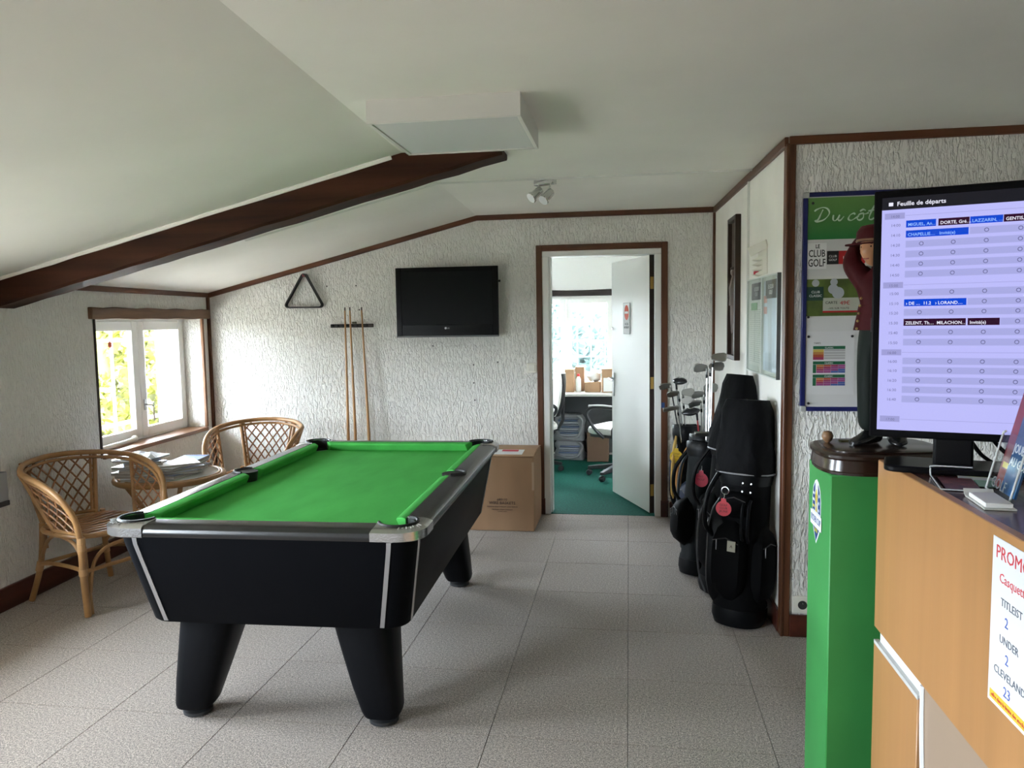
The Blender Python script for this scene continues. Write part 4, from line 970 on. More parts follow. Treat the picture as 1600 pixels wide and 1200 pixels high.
# ------------------------------------------------------------------ golf bags and clubs along the right wall
NYL = mat('black_nylon', (.0035, .0035, .004), .7, 0, .08, bump=(500, .2, .001, (1, 1, 1), 2, 0))
NYLB = mat('navy_nylon', (.008, .016, .045), .55, 0, .3)
VINYL = mat('black_vinyl', (.0035, .004, .005), .42, 0, .18)
GREYN = mat('charcoal_green_nylon', (.006, .008, .009), .6, 0, .12)
ZIP = mat('zip_metal', (.5, .5, .5), .3, 1)
def bag_frame(base, top):
    base = V(base); top = V(top); az = (top - base).normalized()
    return base, az, (top - base).length
def golf_bag(name, lab, base, top, rx, ry, front, m, pockets=(), hood=None, collar=.09, tag_=None, yaw=None, straps=True, pm=None):
    """leaning tube bag; front = horizontal direction the pockets face"""
    base, az, h = bag_frame(base, top)
    fx = V(front); fx = (fx - az * fx.dot(az)).normalized(); fy = az.cross(fx)
    r = thing(name, lab, 'golf bag', base, group='golf bags along the side wall')
    P = lambda f, s, z: base + fx * f + fy * s + az * z
    N = 22
    def ell(z, a, b, off=0, pw=2.4): 
        o = []
        for j in range(N):
            t = 2 * PI * j / N; ca, sa = math.cos(t), math.sin(t); e = 2 / pw
            o.append(P(off + a * math.copysign(abs(ca) ** e, ca), b * math.copysign(abs(sa) ** e, sa), z))
        return o
    # the base plane is cut level with the floor
    def drop(q): return [V((p.x, p.y, max(p.z, .002))) for p in q]
    secs = [drop(ell(0, rx * .96, ry * .96)), ell(.035, rx * 1.06, ry * 1.06), ell(.10, rx * 1.06, ry * 1.06), ell(.115, rx, ry), ell(h * .5, rx * 1.02, ry * 1.02), ell(h - collar, rx * .98, ry * .98)]
    part('body', MB().loft(secs), m, r, sharp=50)
    part('base_cup', MB().loft([drop(ell(0, rx * 1.0, ry * 1.0)), ell(.035, rx * 1.10, ry * 1.10), ell(.085, rx * 1.09, ry * 1.09)]), VINYL, r)
    inner = [ell(h - collar, rx * 1.02, ry * 1.02), ell(h - collar * .6, rx * 1.10, ry * 1.10), ell(h - .005, rx * 1.12, ry * 1.12), ell(h, rx * 1.08, ry * 1.08), ell(h, rx * .96, ry * .96), ell(h - .14, rx * .85, ry * .85)]
    part('collar', MB().loft(inner, cap=False), VINYL, r, sharp=50)
    part('divider', MB().obox(P(0, 0, h - .01), (.012, ry * 1.9, .03), fx, fy, az).obox(P(0, 0, h - .01), (rx * 1.9, .012, .03), fx, fy, az), VINYL, r, smooth=False)
    for k, (f, s, z0, z1, d, wd, mm) in enumerate(pockets):
        secs = []
        for t in [i / 8 for i in range(9)]:
            z = z0 + (z1 - z0) * t; q = max(.05, 1 - (abs(2 * t - 1)) ** 4 * .75)
            ang = math.atan2(s, f); c_, s_ = math.cos(ang), math.sin(ang); R0 = math.hypot(rx * c_, ry * s_) * .80
            secs.append([P(c_ * (R0 + (d + .02) * q * max(0, u) if u > 0 else R0 - .02) - s_ * v * q, s_ * (R0 + (d + .02) * q * max(0, u) if u > 0 else R0 - .02) + c_ * v * q, z) for u, v in [(-1, -wd), (.55, -wd), (.9, -wd * .85), (1, -wd * .5), (1, wd * .5), (.9, wd * .85), (.55, wd), (-1, wd)]])
        if z0 * az.z + base.z < .05:
            secs = [[V((p.x, p.y, max(p.z, .003))) for p in q] for q in secs]
        pk = part('pocket', MB().loft(secs), mm or m, r, sharp=45)
        ang = math.atan2(s, f); c_, s_ = math.cos(ang), math.sin(ang); R0 = math.hypot(rx * c_, ry * s_) * .80 + d + .021
        zp = [P(c_ * (R0 - .004) - s_ * v, s_ * (R0 - .004) + c_ * v, z0 + (z1 - z0) * .78 - .3 * abs(v)) for v in [(-wd + wd * 2 * i / 6) * .8 for i in range(7)]]
        part('zip', MB().tube(zp, .0028, 5), mat('zip_tape', (.03, .03, .032), .4), pk)
        part('zip_pull', MB().tube([zp[1] + fx * .004, zp[1] + fx * .006 - V((0, 0, .05))], .003, 5), ZIP, pk)
    if straps:
        part('handle_strap', MB().tube(spline([P(rx * .7, -ry * .75, h - .04), P(rx * 1.35, -ry * 1.1, h * .78), P(rx * 1.3, -ry * 1.15, h * .6), P(rx * .75, -ry * .8, h * .5)], 5), .011, 8), VINYL, r)
    if hood:
        hh, lx, ly, ox, oy = hood
        secs = []
        for t in [i / 9 for i in range(10)]:
            z = h - .07 + (hh + .07) * t
            a = rx * 1.18 * (1 - t) + lx * t; b = ry * 1.18 * (1 - t) + ly * t
            if t > .93: a *= .86; b *= .86
            ring_ = ell(z + .012 * math.sin(7 * t), a * (1 + .05 * math.sin(9 * t)), b, 0, 2.8)
            secs.append([p + fx * ox * t + fy * oy * t + (fx * math.cos(2 * PI * j / N) + fy * math.sin(2 * PI * j / N)) * .011 * math.sin(j * 1.9 + 6 * t + 9 * base.y) * math.sin(PI * min(1, t * 1.15)) for j, p in enumerate(ring_)])
        hd = part('rain_hood', MB().loft(secs), mat('hood_fabric', (.004, .004, .0045), .7, 0, .08, bump=(14, .5, .02, (1, 1, .6), 3, .5)), r, sharp=60)
        part('hood_edge', MB().tube(ell(h - .062, rx * 1.20, ry * 1.20), .004, 6, closed=True), mat('hood_piping', (.25, .25, .26), .35), hd)
        for a in (2.2, 2.9, 3.6, 4.3): part('snap_button', MB().lathe([(.007, 0), (.006, .003)], P(rx * 1.19 * math.cos(a), ry * 1.19 * math.sin(a), h - .048), 10, (fx * math.cos(a) + fy * math.sin(a))), ZIP, hd)
    return r, P, h, fx, fy, az
def bag_tag(p, out, R_, col, lines, lab, stem=.03):
    """round plastic bag tag hanging at p, facing out"""
    out = V(out).normalized(); rt = V((0, 0, 1)).cross(out).normalized(); up = V((0, 0, 1)); p = V(p)
    t = thing('bag_tag', lab, 'tag', p)
    poly = [(R_ * math.cos(math.radians(a)), R_ * math.sin(math.radians(a))) for a in range(110, 431, 16)] + [(.28 * R_, 1.35 * R_), (-.28 * R_, 1.35 * R_)]
    part('disc', MB().prism(poly, .003, p, rt, up), mat('tag_%d%d%d' % tuple(int(c * 99) for c in col), col, .4), t, smooth=False)
    part('loop', MB().tube([p + up * R_ * 1.3 + out * .002, p + up * (R_ * 1.6) + rt * .004, p + up * (R_ * 1.9) - out * .01], .0022, 6), ZIP, t)
    for k, s in enumerate(lines):
        text('lettering', s, p + out * .0035 + up * (.35 - .42 * k) * R_, rt, up, R_ * .40, mat('tag_ink', (.05, .02, .02), .7), t, align='CENTER')
    return t
def club(kind, lab, p0, p1, face, col=None, s=1.0):
    """p0 in the bag, p1 = hosel end; face = direction the head points"""
    p0 = V(p0); p1 = V(p1); ax = (p1 - p0).normalized(); f = V(face); f = (f - ax * f.dot(ax)).normalized(); g = ax.cross(f)
    nm = {'iron': 'golf_iron', 'wood': 'golf_driver', 'putter': 'golf_putter'}[kind]
    c = thing(nm, lab, 'golf club', p0, group='golf clubs in the bags')
    sh = part('shaft', MB().tube([p0, p0.lerp(p1, .5), p1], [.0062, .0055, .0046], 8), col or mat('shaft_steel', (.55, .56, .58), .25, 1), c)
    HM = mat('iron_head', (.36, .36, .34), .36, 1)
    part('ferrule', MB().tube([p1 - ax * .03, p1 - ax * .008], .0065, 8), BLACKP, c)
    if kind == 'iron':
        hd = MB().tube([p1 - ax * .008, p1 + ax * .03], [.0062, .0068], 10)
        o = p1 + ax * .025
        poly = [(-.006, -.014), (.02, -.020), (.055, -.026), (.074, -.020), (.082, .004), (.078, .024), (.062, .034), (.03, .030), (.0, .022), (-.008, .008)]
        lo = ax * .86 + g * .5; lo.normalize()
        hd.prism([(x * s, y * s) for x, y in poly], .010, o - g * .005, f, lo)
        part('head', hd, HM, c, bevel=.002, seg=1)
        part('face_groove', MB().prism([(.018, -.012), (.058, -.016), (.062, .018), (.018, .014)], .0006, o + f.cross(lo).normalized() * .0052 - g * .0, f, lo), mat('groove', (.16, .16, .16), .5, .8), c, smooth=False)
    elif kind == 'wood':
        hd = MB().tube([p1 - ax * .008, p1 + ax * .03], [.007, .008], 10)
        secs = []
        for t in [i / 8 for i in range(9)]:
            q = math.sin(PI * min(.97, max(.03, t))) ** .55
            secs.append([p1 + ax * .035 + f * (-.02 + .115 * t) * s + g * .042 * q * math.cos(a) * s + ax * .024 * q * math.sin(a) * s for a in [2*PI*j/14 for j in range(14)]])
        hd.loft(secs)
        part('head', hd, mat('driver_head', (.05, .05, .055), .25, .5), c)
        part('sole_plate', MB().lathe([(.018, 0), (.012, .004)], p1 + ax * .059 + f * .035, 12, ax), CHROME, c)
    else:
        hd = MB().tube([p1 - ax * .008, p1 + ax * .025], [.0055, .0055], 8)
        hd.obox(p1 + ax * .03 + f * .045, (.11, .022, .026), f, g, ax)
        part('head', hd, HM, c, bevel=.003, seg=1)
    return c
def build_bags():
    RED = (.55, .05, .07); YEL = (.72, .48, .02)
    # 1: big hooded cart bag nearest the viewer
    b, P, h, fx, fy, az = golf_bag('golf_bag', 'large black hooded cart bag nearest the corner post', (.535, 3.80, 0), (.575, 3.86, .80), .125, .115, (-.55, -1, 0), NYL,
        pockets=((1, -.15, .12, .52, .055, .085, None), (.25, 1, .10, .50, .045, .075, None), (.35, -1, .06, .62, .06, .09, VINYL), (1, .0, .52, .66, .035, .07, None)), hood=(.285, .095, .115, .03, .0), collar=.12)
    part('brand_patch', MB().obox(P(.186, .012, .40), (.002, .04, .05), fx, fy, az), mat('patch_beige', (.42, .40, .33), .7), b, smooth=False, label='small beige patch')
    text('patch_mark', '^', P(.1878, .012, .385) , fy, az, .03, mat('tag_ink', (.05, .02, .02), .7), b, align='CENTER')
    part('carry_handle', MB().tube(spline([P(.13, .05, .62), P(.165, .05, .58), P(.168, .05, .46), P(.14, .05, .42)], 5), .008, 8), VINYL, b)
    part('carry_handle', MB().tube(spline([P(.13, .075, .62), P(.16, .078, .58), P(.163, .078, .46), P(.135, .075, .42)], 5), .008, 8), VINYL, b)
    for f, s, z in ((.135, .035, .70), (.135, .075, .70), (.14, .035, .66), (.14, .075, .66)):
        part('rivet', MB().lathe([(.005, 0), (.004, .003)], P(f, s, z), 8, fx), ZIP, b)
    part('piping', MB().tube(spline([P(.10, -.125, .66), P(.09, -.19, .52), P(.09, -.20, .36), P(.085, -.185, .22), P(.08, -.15, .13)], 6), .005, 6), mat('grey_piping', (.10, .105, .12), .35), b)
    part('key_ring', MB().tube([P(.15, -.045 + .018 * math.cos(a), .655 + .018 * math.sin(a)) for a in [2*PI*k/16 for k in range(16)]], .0022, 6, closed=True), ZIP, b)
    bag_tag((.438, 3.645, .602), (-.35, -1, 0), .036, RED, ('GOLF', 'CLUB', 'JEUNE'), 'round red bag tag on the large hooded cart bag')
    # 2: hooded bag behind it
    golf_bag('golf_bag', 'black bag with tall pointed rain hood behind the large cart bag', (.50, 4.22, 0), (.575, 4.26, .84), .115, .11, (-1, -.5, 0), NYL,
        pockets=((1, 0, .12, .55, .05, .08, None), (.2, -1, .10, .52, .04, .07, GREYN)), hood=(.34, .065, .085, .015, .0), collar=.10)
    # 3: stand bag with a big round pouch, open, club heads showing
    b3, P, h, fx, fy, az = golf_bag('golf_bag', 'charcoal stand bag with rounded front pouch and open top', (.40, 4.50, 0), (.46, 4.62, .76), .105, .105, (-1, -.35, 0), GREYN,
        pockets=((1, -.1, .16, .44, .075, .085, NYL), (.1, -1, .20, .60, .03, .065, None), (.2, 1, .14, .5, .03, .06, None)), collar=.09)
    part('piping', MB().tube(spline([P(.06, -.10, .72), P(.09, -.16, .60), P(.09, -.16, .34), P(.06, -.125, .16)], 6), .009, 6), mat('slate_strap', (.035, .045, .06), .45), b3)
    text('pouch_mark', 'O N', P(.185, -.045, .335), fy, az, .055, mat('pouch_print', (.045, .048, .055), .5), b3)
    bag_tag((.395, 4.30, .60), (-.45, -1, 0), .040, (.45, .03, .06), ('GO', 'GOLF'), 'red bag tag hanging between the hooded bags')
    ls = MB().obox((.395, 4.27, .585), (.02, .004, .055), (.8, -.3, .5), (.3, .9, 0))
    # 4: slim bag with orange strap
    b4, P, h, fx, fy, az = golf_bag('golf_bag', 'slim dark bag with an orange strap between two others', (.42, 4.98, 0), (.49, 5.04, .74), .09, .09, (-1, -.3, 0), NYL,
        pockets=((1, 0, .14, .45, .04, .07, NYLB),), collar=.08, straps=False)
    part('shoulder_strap', MB().tube(spline([P(.07, -.07, .68), P(.115, -.085, .55), P(.12, -.09, .40), P(.10, -.07, .27)], 6), [.012] * 6 + [.02] * 7 + [.014] * 6, 8, flat=.6), mat('orange_pad', (.60, .27, .07), .7), b4, label='orange padded strap')
    # 5: navy bag with yellow strap by the doorway
    b5, P, h, fx, fy, az = golf_bag('golf_bag', 'navy and black bag with yellow strap right of the doorway', (.395, 5.50, 0), (.405, 5.545, .735), .085, .085, (-1, -.6, 0), NYL,
        pockets=((.7, -1, .16, .58, .025, .055, NYLB), (1, .3, .14, .46, .03, .06, None)), collar=.11, straps=False)
    part('shoulder_strap', MB().tube(spline([P(.10, .02, .66), P(.14, .055, .56), P(.165, .075, .42), P(.155, .06, .30), P(.11, .01, .225)], 5), [.012, .014, .016] + [.021] * 15 + [.016, .013, .012], 8, flat=.6), mat('yellow_pad', (.66, .43, .12), .75), b5, label='yellow padded strap')
    bag_tag((.325, 5.385, .532), (-.35, -1, 0), .046, YEL, ('GOLF', 'VISITEUR'), 'round yellow bag tag on the navy bag by the doorway')
    # clubs
    bk = mat('shaft_black', (.03, .03, .03), .3)
    rd = mat('shaft_red', (.30, .02, .03), .3)
    pu = mat('shaft_purple', (.09, .03, .20), .3)
    b5x = [('wood', (.385, 5.53, .50), (.326, 5.43, 1.03), (.5, -.6, .2), None, 'tall rounded club head at the far left of the navy bag'),
           ('iron', (.38, 5.52, .50), (.292, 5.44, 1.00), (-1, -.2, 0), bk, 'dark iron head leaning left out of the navy bag'),
           ('iron', (.40, 5.52, .50), (.345, 5.42, .945), (-1, -.1, 0), None, 'silver iron head low among the navy bag clubs'),
           ('putter', (.38, 5.50, .50), (.335, 5.40, .85), (-1, -.2, 0), None, 'thin putter head hanging left of the navy bag'),
           ('iron', (.41, 5.52, .50), (.372, 5.42, .955), (1, -.3, 0), None, 'silver iron head turned right in the navy bag'),
           ('iron', (.415, 5.53, .50), (.375, 5.43, .895), (1, -.3, 0), None, 'small silver iron head low in the navy bag')]
    b4x = [('wood', (.47, 5.02, .50), (.425, 4.93, .88), (-1, -.3, .1), rd, 'black driver head on a red shaft in the middle of the bags'),
           ('iron', (.475, 5.03, .50), (.452, 4.94, .93), (-1, -.3, 0), None, 'polished iron head beside the black driver head'),
           ('iron', (.48, 5.02, .50), (.468, 4.94, .985), (-1, -.4, 0), None, 'grey iron head just above the polished one'),
           ('iron', (.49, 5.03, .50), (.475, 4.94, 1.03), (1, -.3, 0), None, 'grey iron head close to the pointed hood')]
    b3x = [('iron', (.45, 4.60, .52), (.455, 4.64, 1.17), (-1, -.35, 0), None, 'tall iron head turned left above the charcoal bag'),
           ('iron', (.46, 4.61, .52), (.475, 4.64, 1.18), (1, -.2, .25), None, 'tall iron head turned right above the charcoal bag'),
           ('iron', (.465, 4.60, .52), (.487, 4.62, 1.235), (1, -.2, .15), None, 'highest iron head of all the bags'),
           ('putter', (.455, 4.58, .52), (.47, 4.50, .80), (-1, -.15, .1), pu, 'flat putter head on a purple shaft before the hood')]
    for k, p0, p1, f, col, lab in b5x + b4x + b3x: club(k, lab, p0, p1, f, col)
build_bags()

# ------------------------------------------------------------------ right wall
UZ = V((0, 0, 1))
def FRp(u, n, z): return FR @ V((u, n, z))
INK = mat('ink', (.03, .03, .03), .7)
def build_right_wall():
    FRW = wood('dark_frame_wood', (.030, .014, .008), .4, 2, 20, .35)
    t = .034; u0, u1, z0, z1 = .735, 1.02, 1.235, 2.112
    p = thing('framed_relief', 'tall dark framed relief of a golfer hanging on the side wall', 'picture', FRp((u0 + u1) / 2, 0, z0))
    mb = MB()
    for a, b, c, d in ((u0, u0 + .03, z0, z1), (u1 - .03, u1, z0, z1), (u0 + .03, u1 - .03, z0, z0 + .03), (u0 + .03, u1 - .03, z1 - .03, z1)): mb.box(a, b, -.001, t, c, d)
    part('frame', mb.xf(FR), FRW, p, bevel=.003, seg=1)
    part('backing', MB().box(u0 + .03, u1 - .03, -.001, .010, z0 + .03, z1 - .03).xf(FR), mat('relief_brown', (.085, .060, .045), .7, var=(8, .3, (1, 1, 1))), p, smooth=False)
    cu = (u0 + u1) / 2
    fg = MB()
    RB = mat('relief_figure', (.14, .10, .08), .5)
    def limb(pts, rr): fg.tube([FRp(cu + a, .012, b) for a, b in pts], rr, 8)
    fg.sphere(FRp(cu, .018, 1.775), (.018, .022, .026), 10, 7)
    limb([(0, 1.75), (.005, 1.68), (0, 1.62), (-.005, 1.57)], [.016, .036, .030, .032])
    limb([(-.02, 1.57), (-.035, 1.48), (-.03, 1.40)], [.022, .017, .012]); limb([(.015, 1.57), (.02, 1.47), (.05, 1.40)], [.022, .017, .012])
    limb([(-.03, 1.72), (-.055, 1.66), (-.01, 1.62)], [.013, .011, .009]); limb([(.03, 1.72), (.05, 1.66), (-.005, 1.615)], [.013, .011, .009])
    limb([(-.03, 1.405), (-.05, 1.398)], [.011, .008]); limb([(.05, 1.405), (.03, 1.395)], [.011, .008])
    part('relief_figure', fg, RB, p)
    part('relief_club', MB().tube([FRp(cu - .01, .02, 1.61), FRp(cu - .06, .018, 1.41)], .004, 6), RB, p)
    part('relief_cap', MB().sphere(FRp(cu - .004, .018, 1.797), (.020, .026, .012), 10, 6), mat('relief_dark', (.05, .035, .028), .6), p)
    # glazed notice frame
    u0, u1, z0, z1 = 1.315, 2.045, 1.205, 1.698
    n = thing('notice_case', 'clear fronted notice case with start list on the side wall', 'notice board', FRp((u0 + u1) / 2, 0, z0))
    part('backing', MB().box(u0, u1, -.001, .006, z0, z1).xf(FR), mat('pale_green_board', (.58, .64, .58), .5), n, smooth=False)
    um = 1.69
    part('list_sheet', MB().box(u0 + .02, um - .02, .006, .0075, z0 + .03, z1 - .02).xf(FR), mat('list_paper', (.68, .72, .66), .6), n, smooth=False)
    part('photo_sheet', MB().box(um + .02, u1 - .04, .006, .0075, z0 + .02, z1 - .02).xf(FR), mat('photo_print', (.42, .50, .58), .35, var=(7, .7, (1, 1, .12))), n, smooth=False)
    for a, b in ((u0 + .09, um - .02), (um + .07, u1 - .05)):
        hd = part('title_panel', MB().box(a, b, .0075, .009, z1 - .11, z1 - .02).xf(FR), mat('title_dark', (.06, .055, .05), .5), n, smooth=False)
        for k, s in enumerate(('LE CLUB', 'GOLF')): text('lettering', s, FRp((a + b) / 2, .0095, z1 - .062 - .028 * k), DU, UZ, .03, PAPER, hd, align='CENTER')
    part('green_note', MB().box(u0 + .08, um - .14, .0075, .009, z1 - .165, z1 - .125).xf(FR), mat('note_green', (.22, .42, .22), .6), n, smooth=False)
    ln = MB()
    for k in range(26): ln.box(u0 + .04, um - .03, .0075, .0082, z0 + .05 + k * .0112, z0 + .0515 + k * .0112)
    ln.box(u0 + .17, u0 + .172, .0075, .0082, z0 + .05, z0 + .34)
    part('list_lines', ln.xf(FR), mat('line_grey', (.30, .36, .32), .7), n, smooth=False)
    for a, b in ((um + .03, um + .10),): 
        for z in (1.585, 1.53): part('red_note', MB().box(a, b, .0075, .009, z - .018, z + .018).xf(FR), mat('note_red', (.62, .35, .32), .6), n, smooth=False)
    part('clear_cover', MB().box(u0, u1, .011, .014, z0, z1).xf(FR), glass_mat('cover_acrylic', (.97, .98, .97), .22), n, smooth=False)
    fr = MB()
    for a, b, c, d in ((u0 - .006, u0, z0, z1), (um - .006, um + .006, z0, z1), (u0, u1, z0 - .006, z0), (u0, u1, z1, z1 + .006)): fr.box(a, b, 0, .017, c, d)
    part('edge_profile', fr.xf(FR), mat('edge_pale', (.58, .62, .58), .4), n, smooth=False)
    part('edge_profile', MB().box(u1, u1 + .008, 0, .017, z0 - .006, z1 + .006).xf(FR), mat('edge_dark', (.05, .05, .05), .5), n, smooth=False)
    for u, z in ((u0 + .01, z1 - .012), (u1 - .01, z1 - .012), (u0 + .01, z0 + .012), (u1 - .01, z0 + .012)): part('screw', MB().lathe([(.005, 0), (.003, .003)], FRp(u, .014, z), 8, -NN), STEEL, n)
    # card dispenser with folded flaps
    u0, u1 = 1.50, 1.76
    k_ = thing('card_holder', 'white wall card holder with folded paper flaps above the start list', 'card holder', FRp(1.63, 0, 1.715))
    IV = mat('ivory_card', (.70, .68, .60), .6)
    part('back_plate', MB().box(u0 + .05, u1, -.001, .006, 1.715, 1.862).xf(FR), IV, k_, smooth=False)
    part('top_flap', MB().add([FRp(*q) for q in ((u0 - .02, .05, 1.868), (u1, .012, 1.885), (u1, .004, 1.845), (u0, .035, 1.822), (u0 - .02, .046, 1.868), (u1, .008, 1.885), (u1, .0, 1.845), (u0, .031, 1.822))], [(0, 1, 2, 3), (4, 7, 6, 5), (0, 4, 5, 1), (1, 5, 6, 2), (2, 6, 7, 3), (3, 7, 4, 0)]), IV, k_, smooth=False)
    for i in range(4):
        z = 1.80 - i * .026
        part('flap', MB().add([FRp(*q) for q in ((u0 + .02, .034, z), (u1 - .09, .006, z + .016), (u1 - .09, .006, z - .008), (u0 + .06, .006, z - .012))], [(0, 1, 2), (0, 2, 3), (0, 3, 1), (1, 3, 2)]), IV, k_, smooth=False)
    part('red_mark', MB().box(u0 + .055, u0 + .075, .006, .03, 1.722, 1.738).xf(FR), mat('red_print', (.55, .02, .05), .6), k_, smooth=False)
build_right_wall()

# ------------------------------------------------------------------ notice board wall
def build_notice_board():
    Y = YE; X0, X1, Z0, Z1 = .772, 1.98, 1.066, 2.046
    b = thing('notice_board', 'blue framed notice board with green banner and golf posters', 'notice board', ((X0 + X1) / 2, Y, Z0))
    part('panel', MB().box(X0 + .01, X1 - .01, Y - .015, Y + .001, Z0 + .01, Z1 - .01), mat('panel_white', (.60, .60, .60), .4), b, smooth=False)
    BL = mat('blue_profile', (.008, .012, .10), .35)
    w_ = .020
    for a, c, d, e in ((X0, X0 + w_, Z0 + .022, Z1 - .022), (X1 - w_, X1, Z0 + .022, Z1 - .022), (X0 + .022, X1 - .022, Z0, Z0 + w_), (X0 + .022, X1 - .022, Z1 - w_, Z1)):
        part('frame_profile', MB().box(a, c, Y - .022, Y + .001, d, e), BL, b, bevel=.003, seg=1)
    for x in (X0 + .012, X1 - .012):
        for z in (Z0 + .012, Z1 - .012): part('corner_cap', MB().box(x - .013, x + .013, Y - .024, Y + .001, z - .013, z + .013), mat('corner_grey', (.42, .42, .40), .4), b, bevel=.004, seg=2)
    yf = Y - .0155
    def sheet(nm, lab, x0, x1, z0, z1, m, cat='poster', k=0):
        s = thing(nm, lab, cat, ((x0 + x1) / 2, yf, z0)); y = yf - .0012 * k
        part('sheet', MB().box(x0, x1, y - .001, y, z0, z1), m, s, smooth=False)
        s['yy'] = y - .001
        return s, y - .001
    # green banner, hand-lettered
    gm = mat('banner_green', (.05, .27, .06), .5)
    nt = gm.node_tree; N = nt.nodes; L = nt.links
    tc = N.new('ShaderNodeTexCoord'); sp = N.new('ShaderNodeSeparateXYZ'); mr = N.new('ShaderNodeMapRange'); cr = N.new('ShaderNodeValToRGB')
    L.new(tc.outputs['Generated'], sp.inputs[0]); L.new(sp.outputs['Z'], cr.inputs['Fac'])
    cr.color_ramp.elements[0].color = (.010, .17, .035, 1); cr.color_ramp.elements[1].color = (.12, .27, .06, 1)
    L.new(cr.outputs['Color'], N['Principled BSDF'].inputs['Base Color'])
    s, y = sheet('banner', 'green banner with white script lettering at the top of the notice board', .790, 1.955, 1.838, 2.022, gm, 'banner')
    SCR = mat('banner_script', (.50, .66, .50), .6)
    def stroke(pts, ox, oz, sc_, w_=.0032):
        q = spline([(ox + x * sc_ + z * sc_ * .22, y - .0006, oz + z * sc_) for x, z in pts], 5)
        return MB().tube(q, [w_ * (1 + .35 * math.sin(i * .5)) for i in range(len(q))], 6)
    D = [(-.25, .72), (-.12, .85), (.25, .98), (.62, .86), (.80, .52), (.55, .12), (.1, -.02), (-.08, .06), (.12, .12), (.22, .5), (.30, .82)]
    U_ = [(0, .42), (.05, .1), (.22, .02), (.38, .2), (.42, .42), (.40, .1), (.55, .03), (.74, .3)]
    CC = [(.42, .40), (.3, .5), (.08, .36), (.04, .1), (.25, 0), (.5, .15), (.68, .3)]
    OO = [(.35, .48), (.12, .4), (.05, .12), (.25, 0), (.44, .16), (.4, .42), (.33, .48), (.5, .42), (.72, .5)]
    HAT = [(.12, .62), (.3, .74), (.5, .66)]
    TT = [(.38, 1.0), (.25, .5), (.22, .1), (.42, .02), (.62, .2)]; TB = [(.05, .62), (.32, .66), (.62, .72)]
    EE = [(.1, .22), (.35, .32), (.35, .48), (.15, .45), (.05, .18), (.25, 0), (.5, .1)]
    S_ = .062
    for nm, pts, ox in (('D', D, .826), ('u', U_, .895), ('c', CC, .960), ('o', OO, .996), ('hat', HAT, .996), ('t', TT, 1.035), ('tb', TB, 1.035), ('e', EE, 1.075)):
        part('script_stroke', stroke(pts, ox, 1.918, S_), SCR, s)
    text('lettering', 'des partenaires', (1.16, y - .0005, 1.90), (1, 0, 0), (0, 0, 1), .08, SCR, s, shear=.3)
    # club logo poster
    s, y = sheet('poster', 'white poster with club logo beside the statue', .792, 1.10, 1.700, 1.834, mat('poster_grey', (.58, .58, .58), .5))
    part('logo_block', MB().box(.793, .874, y - .001, y, 1.708, 1.822), mat('poster_white', (.72, .72, .72), .5), s, smooth=False)
    for t_, x, z, sz, sx in (('LE', .836, 1.800, .024, .8), ('CLUB', .833, 1.762, .044, .66), ('GOLF', .833, 1.719, .048, .62)):
        text('lettering', t_, (x, y - .0013, z), (1, 0, 0), (0, 0, 1), sz, INK, s, sx=sx, align='CENTER', bold=.0006)
    part('black_block', MB().box(.876, .926, y - .001, y, 1.727, 1.786), mat('print_black', (.012, .012, .012), .4), s, smooth=False)
    for t_, z in (('CLUB', 1.758), ('GOLF', 1.742)): text('lettering', t_, (.901, y - .0013, z), (1, 0, 0), (0, 0, 1), .014, PAPER, s, align='CENTER')
    part('red_block', MB().box(.926, 1.05, y - .001, y, 1.727, 1.786), mat('print_bright_red', (.42, .01, .012), .4), s, smooth=False)
    text('lettering', 'LE', (.944, y - .0013, 1.750), (1, 0, 0), (0, 0, 1), .018, PAPER, s)
    # golf balls price poster
    s, y = sheet('poster', 'green poster with golf balls and price, half hidden by the statue', .790, 1.10, 1.492, 1.676, mat('poster_border', (.62, .62, .60), .4))
    part('photo', MB().box(.792, 1.09, y - .0008, y, 1.497, 1.662), mat('grass_print', (.085, .13, .02), .5, var=(9, .5, (1, 1, 1))), s, smooth=False)
    for k, (x, z, r) in enumerate(((.830, 1.645, .016), (.908, 1.648, .016), (.905, 1.617, .022), (.926, 1.600, .026))):
        part('printed_ball', MB().lathe([(r, 0), (r * .99, .0003)], (x, y - .0009 - .0004 * k, z), 20, (0, -1, 0)), mat('ball_print', (.40, .43, .46), .6), s, smooth=False)
    part('dark_label', MB().prism([(.792, 1.565), (.868, 1.568), (.860, 1.625), (.792, 1.630)], .0006, (0, y - .0022, 0), (1, 0, 0), (0, 0, 1)) if False else MB().box(.792, .864, y - .002, y - .001, 1.567, 1.628), mat('label_dark_green', (.010, .045, .03), .5), s, smooth=False)
    for t_, z in (('CLUB', 1.600), ('CLASSIC', 1.583)): text('lettering', t_, (.830, y - .0025, z), (1, 0, 0), (0, 0, 1), .015, PAPER, s, align='CENTER')
    part('price_panel', MB().box(.862, 1.02, y - .002, y - .001, 1.520, 1.578), mat('price_cream', (.42, .44, .36), .5), s, smooth=False)
    part('red_line', MB().box(.862, 1.02, y - .0022, y - .001, 1.512, 1.520), mat('print_bright_red', (1, 0, 0)), s, smooth=False)
    text('lettering', 'CARTE', (.872, y - .0025, 1.551), (1, 0, 0), (0, 0, 1), .017, INK, s)
    text('lettering', '49€', (.935, y - .0025, 1.546), (1, 0, 0), (0, 0, 1), .026, mat('print_bright_red', (1, 0, 0)), s)
    text('lettering', '-10% SUR TOUTE', (.884, y - .0025, 1.527), (1, 0, 0), (0, 0, 1), .012, INK, s)
    # table sheet
    s, y = sheet('poster', 'white sheet with coloured tables pinned low on the notice board', .797, 1.002, 1.142, 1.428, mat('sheet_white', (.64, .64, .65), .5))
